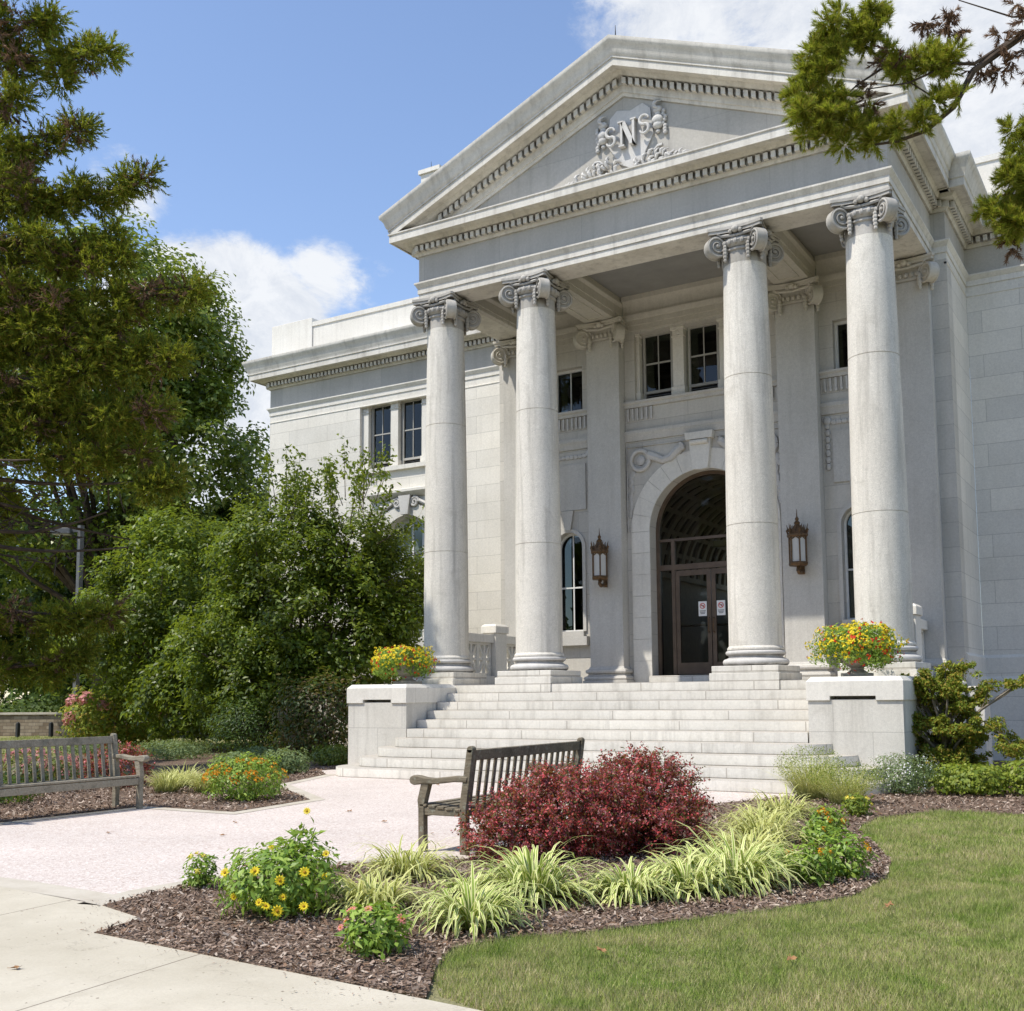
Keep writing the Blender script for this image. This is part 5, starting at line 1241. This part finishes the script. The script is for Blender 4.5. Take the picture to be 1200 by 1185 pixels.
for i in range(26):
    zq = .18 + 1.35 * i / 25; q = (rj.uniform(-.5, .5) * (1.15 - .45 * zq), rj.uniform(-.35, .25), zq)
    limbs.append(([(0, 0, zq * .6), (q[0] * .5, q[1] * .5, zq * .85), q], [.02, .014, .008], [(q, .15 * rj.uniform(.7, 1.3)), ((q[0] * 1.4, q[1] * 1.3 - .05, q[2] + .03), .12)]))
limbs.append(([(0, 0, 0), (.05, 0, .6), (-.04, .02, 1.1), (.06, 0, 1.6)], [.06, .05, .035, .015], [((.05, 0, 1.78), .18), ((-.25, 0, 1.7), .15)]))
pads('juniper', 'gnarled dark green juniper with pale twisted stems against the right pedestal', 'shrub', 5.55, -.80, limbs, 5, LL=.05, LW=.03, per=260)
limbs = [([(0, 0, 0), (.3 * math.cos(a), .3 * math.sin(a), .35), (.8 * math.cos(a), .7 * math.sin(a), .55 + .15 * (i % 3))], [.03, .02, .01], [((.8 * math.cos(a), .7 * math.sin(a), .6 + .15 * (i % 3)), .22), ((.5 * math.cos(a), .45 * math.sin(a), .55), .2)]) for i, a in enumerate([k * .7 for k in range(9)])]
pads('juniper', 'low spreading olive juniper at the right edge behind the lime ground cover', 'shrub', 7.0, -.6, limbs, 6, LL=.06, LW=.028)
bush('glossy_shrub', 'dark glossy leaved shrub poking in at the right edge before the wall', 'shrub', 8.25, .55, .62, 2.0, 900, .14, .06, 'l_dark', None, 99, stem='bark', ns=16, stemrad=.012)

# ---- left bed mounds and shrubs
for i, (x, y, r_, h_, lab, m_) in enumerate((
    (-5.75, -2.95, .48, .46, 'grey green mounded plant nearest the lowest step on the left', 'l_grey'), (-6.55, -3.4, .45, .42, 'grey green mounded plant behind the orange lantana', 'l_grey'), (-7.3, -2.1, .5, .45, 'pale mounded plant farther left of the steps', 'l_grey'),
    (-6.6, -.6, .55, .42, 'dark leafy fern-like plant against the left pedestal', 'l_tree'),
    (-16.2, .8, .9, .34, 'low leafy ground cover patch on the mulch, left one', 'l_grey'), (-13.2, .9, 1.0, .40, 'low leafy ground cover patch on the mulch, middle one', 'l_grey'), (-11.6, -.4, .9, .42, 'low leafy ground cover patch on the mulch, right one', 'l_grey'))):
    bush('mounded_plant', lab, 'plant', x, y, r_, h_, 1700, .07, .035, m_, 'low mounded plants in the left bed', 110 + i, ns=8)
t = bush('hydrangea', 'wide olive green shrub with pink flower heads before the tree shade', 'shrub', -19.8, 4.6, 1.75, 1.85, 5200, .16, .085, 'l_juni', None, 120, stem='bark', ns=14, stemrad=.015)
scatter_flowers(t, cluster('fpk', .17, 60, 121), 1.65, 1.7, 9, 122, .6)
bush('mixed_shrub', 'dark bushy shrub with reddish leaf tips left of the left pedestal', 'shrub', -8.3, .9, 1.25, 2.0, 5200, .11, .05, 'l_bird', None, 123, stem='bark', ns=14, stemrad=.015)
bush('evergreen_shrub', 'low dark evergreen shrub between the lawn and the leafy tree', 'shrub', -10.6, .9, 1.05, 1.5, 5000, .10, .03, 'l_dark', None, 124, stem='bark', ns=14, stemrad=.015)
bush('evergreen_shrub', 'small dark shrub in the shade behind the grey bench', 'shrub', -5.3, -9.2, .75, .42, 1600, .06, .035, 'l_dark', None, 125, ns=10)

# ================================================================== TREES
def tree(name, label, base, trunk_h, lobes, nclump, per, LL, LW, mat, seed, tr=.18, cr=(.35, .7), bark='bark', group=None, shell=.55, sprigs=()):
    rg = np.random.default_rng(seed); t = empty(name, (base[0], base[1], 0), label, 'tree', group); b = np.array([base[0], base[1], 0.0])
    C = []; D_ = []; tot = sum(l[6] for l in lobes)
    for (x, y, z, rx, ry, rz, k) in lobes:
        q, d = ell_points((x, y, z), (rx, ry, rz), int(nclump * k / tot), rg, shell); C.append(q - b); D_.append(d)
    C = np.concatenate(C); D_ = np.concatenate(D_); m_ = C[:, 2] > .4; C, D_ = C[m_], D_[m_]
    r_ = rg.uniform(cr[0], cr[1], (len(C), 1)); P = []; N = []
    for j in range(per):
        d = unit(rg.normal(size=C.shape)); u = rg.uniform(.25, 1, (len(C), 1)) ** .6; P.append(C + d * r_ * u * [1, 1, .75]); N.append(unit(d * .6 + D_ * .5 + [0, 0, .7] + rg.normal(0, .45, C.shape)))
    P = np.concatenate(P); N = np.concatenate(N)
    mb = MB(); top = np.array([(C[:, 0].mean()) * .6, (C[:, 1].mean()) * .6, trunk_h]); mb.tube([(0, 0, 0), tuple(top * [.3, .3, .5]), tuple(top)], [tr * 1.25, tr, tr * .75], 10)
    zc_ = C[:, 2].mean()
    for i in rg.choice(len(C), min(34, len(C)), replace=False):
        c = C[i]; s = top * [1, 1, rg.uniform(.55, 1)] * [1, 1, 1]; mid = (s + c) / 2 + rg.normal(0, .25, 3) + [0, 0, .2]; mb.tube([tuple(s), tuple(mid), tuple(c)], [tr * .42, tr * .25, tr * .08], 6)
    for (c, d, L, k) in sprigs:
        c = np.array(c) - b; d = unit(np.array(d, float)); u = np.linspace(0, 1, k); q = c + d * (u * L)[:, None]; q = np.repeat(q, 7, 0) + rg.normal(0, .08, (7 * k, 3)); P = np.concatenate([P, q]); N = np.concatenate([N, unit(rg.normal(size=q.shape) + [0, 0, .6])]); mb.tube([tuple(c - d * .6), tuple(c), tuple(c + d * L)], [.012, .008, .003], 5)
    npmesh('crown', leaves(P, N, LL, LW, rg, .15), 4, M[mat], t); mb.build('trunk', M[bark], t); return t
rs = random.Random(8); spr = []
for i in range(34):
    spr.append(((-11.3 + 3.6 * rs.random(), 1.2 + 2 * rs.random(), 5.7 + 1.1 * rs.random()), (rs.uniform(-.3, .5), rs.uniform(-.3, .3), 1), rs.uniform(.5, 1.1), 9))
for i in range(10): spr.append(((-7.6 + .3 * rs.random(), 2.6 + 1.2 * rs.random(), 2.6 + 3.0 * rs.random()), (1, .3, rs.uniform(.0, .6)), rs.uniform(.3, .7), 8))
tree('leafy_tree', 'bushy bright green tree directly left of the portico, hiding part of the left wing', (-10.2, 2.3), 1.6,
     [(-10.1, 2.2, 3.6, 2.5, 1.9, 2.3, 1.0), (-9.0, 2.6, 2.9, 1.6, 1.5, 1.9, .5), (-11.8, 1.8, 2.6, 1.5, 1.5, 1.9, .45), (-8.3, 3.4, 3.9, 1.1, 1.0, 1.7, .35), (-10.7, 1.9, 5.0, 1.9, 1.5, 1.5, .5), (-8.9, 2.8, 5.0, 1.2, 1.2, 1.0, .25), (-10.8, 1.6, 1.6, 1.8, 1.2, 1.2, .4)], 900, 70, .135, .07, 'l_tree2', 200, .13, (.25, .5), sprigs=spr)
tree('leafy_tree', 'broad leafy green tree left of the bushy one, behind the pink flowering shrub', (-16.8, 3.8), 1.8,
     [(-16.4, 3.9, 4.3, 2.6, 2.3, 2.6, 1.0), (-18.0, 3.2, 3.2, 2.0, 1.8, 2.1, .5), (-15.0, 4.2, 2.9, 1.8, 1.6, 2.0, .5), (-15.0, 3.0, 1.4, 1.8, 1.3, 1.1, .3), (-13.6, 2.6, 2.0, 1.5, 1.3, 1.6, .45)], 700, 75, .16, .085, 'l_tree2', 201, .16, (.3, .6))
tree('tall_tree', 'tall dark green deciduous tree standing behind the conifer and left wing', (-27.0, 9.5), 6,
     [(-26.5, 9.2, 15.2, 4.6, 4.6, 4.6, 1.0), (-23.7, 10.6, 9.8, 3.2, 3.4, 4.0, .55), (-29.0, 8.0, 11.0, 4.5, 4.5, 5.5, .8), (-24.2, 10.2, 14.5, 2.6, 2.6, 2.8, .3)], 900, 80, .23, .15, 'l_tree', 202, .35, (.55, 1.05))
for i, (x, y, zc_, r_, h_, lab) in enumerate(((-22.5, 11.8, 5.2, 3.0, 3.4, 'dark tree filling the gap between tall tree and left wing corner'), (-31.0, 13.5, 5.5, 4.2, 3.6, 'dark background tree behind the lamp post'), (-38.5, 10.5, 7.0, 4.5, 4.2, 'background tree behind the stone wall at the far left'), (-36.0, 19.0, 7.0, 5.5, 5.0, 'distant dark tree behind the stone wall, right of the far left one'), (-52.0, 20.0, 7.0, 6.5, 6.0, 'distant tree beyond the hedge at the far left edge'), (-44.0, 32.0, 8.0, 8.0, 7.0, 'farthest large tree beyond the hedge'))):
    tree('background_tree', lab, (x, y), 2.5, [(x, y, zc_, r_, r_, h_, 1.0), (x + 1, y - 1, zc_ * .7, r_ * .8, r_ * .8, h_ * .7, .5)], 420, 60, .26, .17, 'l_dark' if i != 2 else 'l_far', 210 + i, .22, (.5, .95), group='dark trees behind the lawn')
for i, (x, y, lab) in enumerate(((-42.0, 19, 'small light green tree just above the stone wall, left'), (-36.5, 16.5, 'small light green tree just above the stone wall, right'))):
    tree('young_tree', lab, (x, y), 2.0, [(x, y, 3.6, 2.0, 2.0, 1.9, 1.0)], 110, 50, .22, .15, 'l_far', 220 + i, .09, (.4, .8), group='young trees behind the stone wall')
rgw = np.random.default_rng(500); p = np.stack([rgw.uniform(-150, -20, 26000), rgw.normal(0, 3, 26000), rgw.uniform(0, 1, 26000) ** .8], 1); p[:, 2] *= 9 + 2.5 * np.sin(p[:, 0] * .35) + 1.5 * np.sin(p[:, 0] * .9 + 1); p[:, 1] += 70 + p[:, 0] * -.15
tag(npmesh('woods_and_added_belt', leaves(p, unit(rgw.normal(size=p.shape) + [0, -.6, .6]), 1.1, .7, rgw), 4, M['l_far']), 'distant band of woodland closing the view behind the wall', 'woodland', kind='stuff')
p = np.stack([rgw.uniform(-55, 60, 9000), -48 + rgw.normal(0, 2, 9000), rgw.uniform(0, 1, 9000) ** .8], 1); p[:, 2] *= 15 + 3 * np.sin(p[:, 0] * .25)
tag(npmesh('woods_and_added_belt', leaves(p, unit(rgw.normal(size=p.shape) + [0, .6, .6]), 1.8, 1.2, rgw), 4, M['l_dark']), 'added belt of dark trees, unseen behind the viewpoint, cutting sky light', 'woodland', kind='stuff')  # unseen belt added to hold sky light off the facade
o = bush('hedge', 'pale green hedge row running behind the stone wall', 'hedge', -46, 22, 7.5, 1.6, 7000, .25, .15, 'l_far', None, 225, stem='bark', ns=8)

# ---- conifers built from drooping limbs with needle tufts
def needles(C, Dm, R_, tufts, per, nl, nw, rg, tl):
    """C clump centres, Dm preferred direction"""
    out_ = []
    k = len(C)
    for j in range(tufts):
        d = unit(rg.normal(size=(k, 3)) + Dm * .55); b = C + d * R_ * rg.uniform(.05, .55, (k, 1)); L = tl * rg.uniform(.7, 1.2, (k, 1))
        for q in range(per):
            u = rg.uniform(0, 1, (k, 1)); s = b + d * L * u; nd = unit(d * rg.uniform(.6, 1.1, (k, 1)) + unit(rg.normal(size=(k, 3))) * .62); w_ = unit(np.cross(nd, rg.normal(size=(k, 3)))) * nw * .5
            ln_ = nl * rg.uniform(.7, 1.2, (k, 1)) * (1.1 - .4 * u); out_.append(np.stack([s - w_, s + w_, s + nd * ln_], 1))
    return np.concatenate(out_)
def limb(s, e, sag, n=9):
    s, e = np.array(s, float), np.array(e, float); u = np.linspace(0, 1, n)[:, None]; p = s + (e - s) * u; p[:, 2] += -sag * np.sin(np.pi * u[:, 0]) ; return p
def conifer(name, label, base, height, tips, seed, mat, mat2, tufts, per, nl, nw, R0, tl, spread, dens, trunk_r=.3, gap=None):
    rg = np.random.default_rng(seed); t = empty(name, (base[0], base[1], 0), label, 'tree'); b = np.array([base[0], base[1], 0.0]); mb = MB(); C = []; D_ = []
    mb.tube([(0, 0, 0), (0.05, 0, height * .5), (0, 0, height)], [trunk_r, trunk_r * .7, .05], 12)
    for tip in tips:
        tip = np.array(tip) - b; s = np.array([0, 0, tip[2] + rg.uniform(.3, 1.6)]); p = limb(s, tip, rg.uniform(.2, .7)); mb.tube([tuple(q) for q in p], list(np.linspace(.07, .015, len(p))), 6)
        L = np.linalg.norm(tip - s); nb = max(4, int(L * dens))
        for i in range(nb):
            u = .28 + .72 * (i + rg.uniform(0, .9)) / nb; u = min(u, 1); q = s + (tip - s) * u + [0, 0, -.45 * math.sin(math.pi * u)]
            sp = spread * (1.15 - u) ; off = rg.normal(0, 1, 3) * [sp, sp, sp * .6]; c = q + off + [0, 0, -.1]; C.append(c); D_.append(unit((tip - s) / L + np.array([0, 0, .35]) + off * .6))
            if np.linalg.norm(off) > .25: mb.tube([tuple(q), tuple((q + c) / 2 + [0, 0, -.04]), tuple(c)], [.018, .012, .006], 5)
        C.append(tip); D_.append(unit((tip - s) / L + np.array([0, 0, .2])))
    C = np.array(C); D_ = np.array(D_)
    if gap is not None: g0, g1 = np.array(gap[0]) - b, np.array(gap[1]) - b; kk = ~((C > g0) & (C < g1)).all(1); C, D_ = C[kk], D_[kk]
    m_ = rg.uniform(size=len(C)) < .84
    npmesh('foliage', needles(C[m_], D_[m_], R0, tufts, per, nl, nw, rg, tl), 3, M[mat], t)
    if (~m_).any(): npmesh('dry_foliage', needles(C[~m_], D_[~m_], R0 * .9, tufts // 2, per, nl, nw, rg, tl), 3, M[mat2], t)
    mb.build('trunk', M['bark'], t); return t
tipsL = [(-8.38, -5.27, 13.76), (-8.81, -5.37, 12.3), (-7.85, -4.7, 11.35), (-8.6, -4.9, 10.3), (-8.37, -4.87, 9.9), (-7.12, -4.05, 9.25), (-7.45, -4.07, 7.9), (-7.85, -4.2, 6.92), (-7.75, -3.98, 5.6), (-8.56, -4.33, 4.3), (-8.92, -4.4, 3.1), (-9.4, -4.6, 2.3), (-9.26, -5.85, 14.4), (-9.59, -5.69, 11.0), (-9.79, -5.13, 5.0), (-9.98, -5.43, 6.6), (-9.4, -5.4, 8.7), (-9.2, -5.2, 7.6), (-8.6, -4.7, 8.6), (-8.5, -6.5, 5.6), (-8.3, -4.3, 6.2), (-9.9, -6.0, 13.0), (-9.7, -6.3, 15.3), (-10.3, -6.5, 3.0), (-8.9, -3.4, 7.4), (-9.4, -3.6, 4.6), (-9.0, -4.5, 5.0), (-8.1, -4.4, 8.1), (-11.2, -4.0, 9.5), (-13.5, -3.8, 6.0), (-15, -7.5, 8), (-11.0, -9.0, 6.5), (-11.6, -9.2, 10), (-14, -8.8, 12), (-13, -4, 13)]
conifer('conifer_tree', 'tall olive brown conifer with tufted drooping branches at the left edge', (-12.4, -6.6), 19, tipsL, 300, 'l_con', 'l_brown', 36, 16, .12, .026, .40, .26, .50, 6.0, gap=((-11.0, -9, 3.1), (-8.35, 0, 5.7)))
# right conifer: limb reaching into the frame from the right
rg = np.random.default_rng(310)
tR = empty('conifer_tree', (12.6, -3.4, 0), 'conifer whose tufted branch hangs into the upper right corner over the pediment', 'tree'); bR = np.array([12.6, -3.4, 0.0])
mb = MB(); mb.tube([(0, 0, 0), (0, .05, 7), (0, 0, 15)], [.36, .26, .08], 12)
def loc(*p): return tuple(np.array(p) - bR)
mb.tube([(0, 0, 10.1), loc(10.2, -4.4, 9.6), loc(8.35, -5.35, 8.95), loc(7.60, -5.74, 8.55), loc(7.1, -6.0, 8.15), loc(6.9, -6.1, 7.75), loc(6.62, -6.22, 7.5), loc(6.35, -6.35, 7.40), loc(6.05, -6.5, 7.36)], [.10, .075, .055, .045, .036, .030, .024, .018, .010], 8)
for pts, r_ in (([(7.45, -5.8, 8.48), (7.12, -6.02, 8.22), (6.7, -6.25, 8.22), (6.1, -6.55, 8.28)], .024), ([(6.9, -6.15, 8.22), (6.5, -6.4, 8.0), (6.1, -6.6, 7.95)], .014), ([(6.5, -6.35, 8.24), (6.3, -6.45, 8.5), (6.1, -6.6, 8.7)], .014), ([(6.3, -6.45, 8.25), (6.0, -6.65, 8.0), (5.8, -6.75, 7.8)], .014), ([(6.85, -6.12, 7.75), (6.55, -6.3, 8.0), (6.35, -6.4, 8.15)], .010), ([(7.9, -5.6, 8.75), (7.5, -5.8, 8.75), (7.0, -6.1, 8.95)], .014), ([(8.6, -5.3, 9.0), (8.0, -5.4, 8.0), (7.55, -5.6, 7.2), (7.4, -5.62, 6.6)], .03)):
    mb.tube([loc(*p) for p in pts], list(np.linspace(r_, r_ * .4, len(pts))), 6)
mb.build('trunk', M['bark'], tR)
def tuftset(cs, R0, tufts, per, nl, nw, tl, dirn, mat, name):
    C = []; 
    for (x, y, z, n_, s_) in cs:
        for _ in range(n_): C.append(np.array([x, y, z]) - bR + rg.normal(0, s_, 3))
    C = np.array(C); D_ = np.tile(unit(np.array(dirn, float)), (len(C), 1)); npmesh(name, needles(C, D_, R0, tufts, per, nl, nw, rg, tl), 3, M[mat], tR)
green = [(5.80, -6.78, 8.42, 8, .13), (5.62, -6.86, 8.12, 7, .11), (5.95, -6.70, 8.62, 5, .12), (6.20, -6.60, 8.72, 5, .13), (5.72, -6.80, 7.95, 6, .12), (6.10, -6.60, 8.48, 4, .1), (5.66, -6.80, 7.62, 7, .12), (5.82, -6.72, 7.50, 6, .11), (5.58, -6.84, 7.78, 4, .1), (5.92, -6.62, 7.72, 5, .1), (6.10, -6.50, 7.42, 2, .07), (6.35, -6.38, 7.46, 2, .06), (6.6, -6.25, 7.55, 2, .06), (6.78, -6.15, 7.78, 2, .08), (6.95, -6.1, 8.30, 5, .1), (6.75, -6.2, 8.30, 3, .08), (6.5, -6.35, 8.22, 2, .06), (6.4, -6.42, 8.12, 2, .06), (7.42, -5.68, 6.95, 6, .12), (7.30, -5.70, 6.62, 8, .13), (7.55, -5.60, 6.70, 6, .12), (7.62, -5.6, 7.25, 6, .13), (7.7, -5.55, 7.6, 5, .12), (7.45, -5.6, 6.40, 4, .1)]
tuftset([(x, y, z, n_ + 1, s_ * .9) for x, y, z, n_, s_ in green], .115, 16, 64, .090, .0085, .13, (-.5, -.3, .55), 'l_con2', 'foliage')
tuftset([(6.18, -6.52, 7.92, 3, .07), (6.98, -6.05, 8.78, 4, .1), (7.25, -5.95, 8.32, 3, .08), (7.55, -5.75, 8.75, 5, .12), (7.45, -5.8, 8.2, 3, .07), (6.75, -6.2, 8.75, 3, .08), (6.30, -6.45, 8.35, 3, .08), (7.65, -5.6, 8.45, 3, .1), (7.5, -5.6, 7.0, 3, .08), (7.35, -5.65, 6.35, 3, .08)], .08, 7, 30, .085, .013, .14, (0, 0, -.9), 'l_brown', 'dry_foliage')

# ================================================================== GRASS, CHIPS, FALLEN LEAVES
def inpoly(P, poly):
    x, y = P[:, 0], P[:, 1]; c = np.zeros(len(P), bool); n = len(poly); j = n - 1
    for i in range(n):
        xi, yi = poly[i]; xj, yj = poly[j]
        if yi != yj: c ^= ((yi > y) != (yj > y)) & (x < (xj - xi) * (y - yi) / (yj - yi) + xi)
        j = i
    return c
LAWN = [(5.62, -13.92), (5.30, -13.538), (5.14, -13.121), (5.30, -12.744), (5.65, -12.347), (5.98, -11.837), (6.336, -11.282), (6.676, -10.489), (6.707, -9.675), (6.552, -8.797), (6.069, -7.537), (5.706, -6.589), (5.674, -5.6), (6.124, -4.65), (7.052, -4.577), (9, -5.2), (13, -5.4), (17, -5.4), (17, -16.8), (14, -15.8), (8, -14.3), (5.93, -14.03)]
def blades(name, poly, bx, n, h, w_, seed, mat='grass'):
    rg = np.random.default_rng(seed); P = np.stack([rg.uniform(bx[0], bx[1], n), rg.uniform(bx[2], bx[3], n)], 1) + rg.normal(0, .02, (n, 2)); P = P[inpoly(P, poly)] if poly else P
    k = len(P); a = rg.uniform(0, 6.283, k); ln_ = h * rg.uniform(.5, 1.4, k) * (1 + .35 * np.sin(P[:, 0] * 3.1 + 1) * np.cos(P[:, 1] * 2.7)); lean = rg.uniform(.1, .95, k); b = rg.uniform(0, 6.283, k)
    z0 = np.full(k, -.012); base = np.stack([P[:, 0], P[:, 1], z0], 1); sd = np.stack([np.cos(b), np.sin(b), 0 * b], 1) * w_ * .5
    tip = base + np.stack([ln_ * lean * np.cos(a), ln_ * lean * np.sin(a), ln_], 1)
    return tag(npmesh(name, np.stack([base - sd, base + sd, tip], 1), 3, M[mat]), kind='stuff')
o = blades('lawn_grass', LAWN, (5.1, 10.5, -14.6, -8.5), 420000, .034, .0055, 400); tag(o, 'short mown green and straw coloured lawn grass', 'grass')
o = blades('lawn_grass', LAWN, (5.5, 15.0, -9.5, -4.5), 200000, .040, .008, 401); tag(o, 'short mown lawn grass toward the right pedestal', 'grass')
o = blades('lawn_grass', [(-30, 9), (-14.5, 6), (-15.6, -1), (-8.6, -4.2), (-6.3, -7), (-6.3, -12), (-30, -12)], (-30, -6.3, -12, 9), 60000, .07, .02, 402); tag(o, 'sunlit lawn grass behind the grey bench', 'grass')
def chips(name, poly, bx, n, L, seed, label):
    rg = np.random.default_rng(seed); P = np.stack([rg.uniform(bx[0], bx[1], n), rg.uniform(bx[2], bx[3], n)], 1); P = P[inpoly(P, poly)]; k = len(P)
    c = np.stack([P[:, 0], P[:, 1], .012 + rg.uniform(0, .02, k)], 1); N = unit(np.array([0, 0, 1.0]) + rg.normal(0, .45, (k, 3))); t = unit(np.cross(N, rg.normal(size=(k, 3)))); b = np.cross(N, t)
    ll = L * rg.uniform(.3, 1.3, (k, 1)); ww = ll * rg.uniform(.15, .4, (k, 1)); v = np.stack([c - t * ll - b * ww, c + t * ll * .8 - b * ww * 1.2, c + t * ll + b * ww, c - t * ll * .9 + b * ww], 1)
    return tag(npmesh(name, v, 4, M['chip']), label, 'mulch', kind='stuff')
chips('mulch_chips', FBED, (2.1, 7.2, -14.1, -7.5), 60000, .018, 410, 'dark brown shredded bark mulch in the front bed')
chips('mulch_chips', FBED, (3.0, 17, -7.5, 1), 50000, .024, 411, 'brown bark mulch below the right pedestal')
chips('mulch_chips', LBED, (-6.2, -1.4, -12, -1), 26000, .024, 412, 'dark bark mulch in the left bed')
P_ = np.random.default_rng(420)
for nm, n_, L_ in (('a', 0, 0),): pass
rgc = np.random.default_rng(421); e0 = np.array(FBED[:9]); Q = []
for i in range(len(e0) - 1):
    u = rgc.uniform(0, 1, (60, 1)); Q.append(e0[i] + (e0[i + 1] - e0[i]) * u + rgc.normal(0, .05, (60, 2)) + rgc.exponential(.12, (60, 1)) * np.array([[-.35, -.9]]))
Q = np.concatenate(Q); k = len(Q); cc_ = np.stack([Q[:, 0], Q[:, 1], np.full(k, .012)], 1); N_ = unit(np.array([0, 0, 1.0]) + rgc.normal(0, .2, (k, 3))); t_ = unit(np.cross(N_, rgc.normal(size=(k, 3)))); b_ = np.cross(N_, t_); ll = .010 * rgc.uniform(.3, 1.3, (k, 1))
tag(npmesh('mulch_chips', np.stack([cc_ - t_ * ll, cc_ + b_ * ll * .35, cc_ + t_ * ll, cc_ - b_ * ll * .35], 1), 4, M['chip']), 'stray bark chips scattered over the sidewalk edge', 'mulch', kind='stuff')
# litter of stray chips on the paving edge
GLF = [(2.43, -12.05), (1.0, -11.2), (.15, -10.1), (-.6, -9.2), (.9, -8.4), (2.0, -9.0), (1.1, -6.6), (-.6, -5.6), (.2, -4.3), (-1.6, -3.9), (1.9, -11.5), (-.2, -7.7), (-1.1, -10.5), (2.6, -6.2), (5.95, -12.9), (6.9, -12.6), (8.35, -12.3), (7.0, -10.9), (3.4, -14.6), (8.0, -7.6)]
rf = random.Random(2)
lf = None
for i, (x, y) in enumerate(GLF):
    if lf is None:
        mb = MB(); n = 9; out_ = [(.045 * math.cos(6.283 * k / n) * (1.25 if k % 2 else .7), .034 * math.sin(6.283 * k / n) * (1.2 if k % 2 else .7), .006 + .016 * ((k * 7) % 3) / 2) for k in range(n)]
        mb.add([(0, 0, .004)] + out_, [(0, 1 + k, 1 + (k + 1) % n) for k in range(n)]); mb.tube([(.04, 0, .008), (.075, .01, .012)], .002, 5)
        lf = mb.build('fallen_leaf', M['dryleaf'], smooth=False); c = lf
    else: c = lf.copy(); COL.objects.link(c)
    s = rf.uniform(.45, .85); c.location = (x, y, .006 if y > -14 and i < 14 else .03 if i != 18 else .008); c.rotation_euler = (rf.uniform(-.3, .3), rf.uniform(-.3, .3), rf.uniform(0, 6)); c.scale = (s, s, s)
    tag(c, 'dry brown curled leaf lying on the paving or lawn', 'leaf', 'fallen leaves')
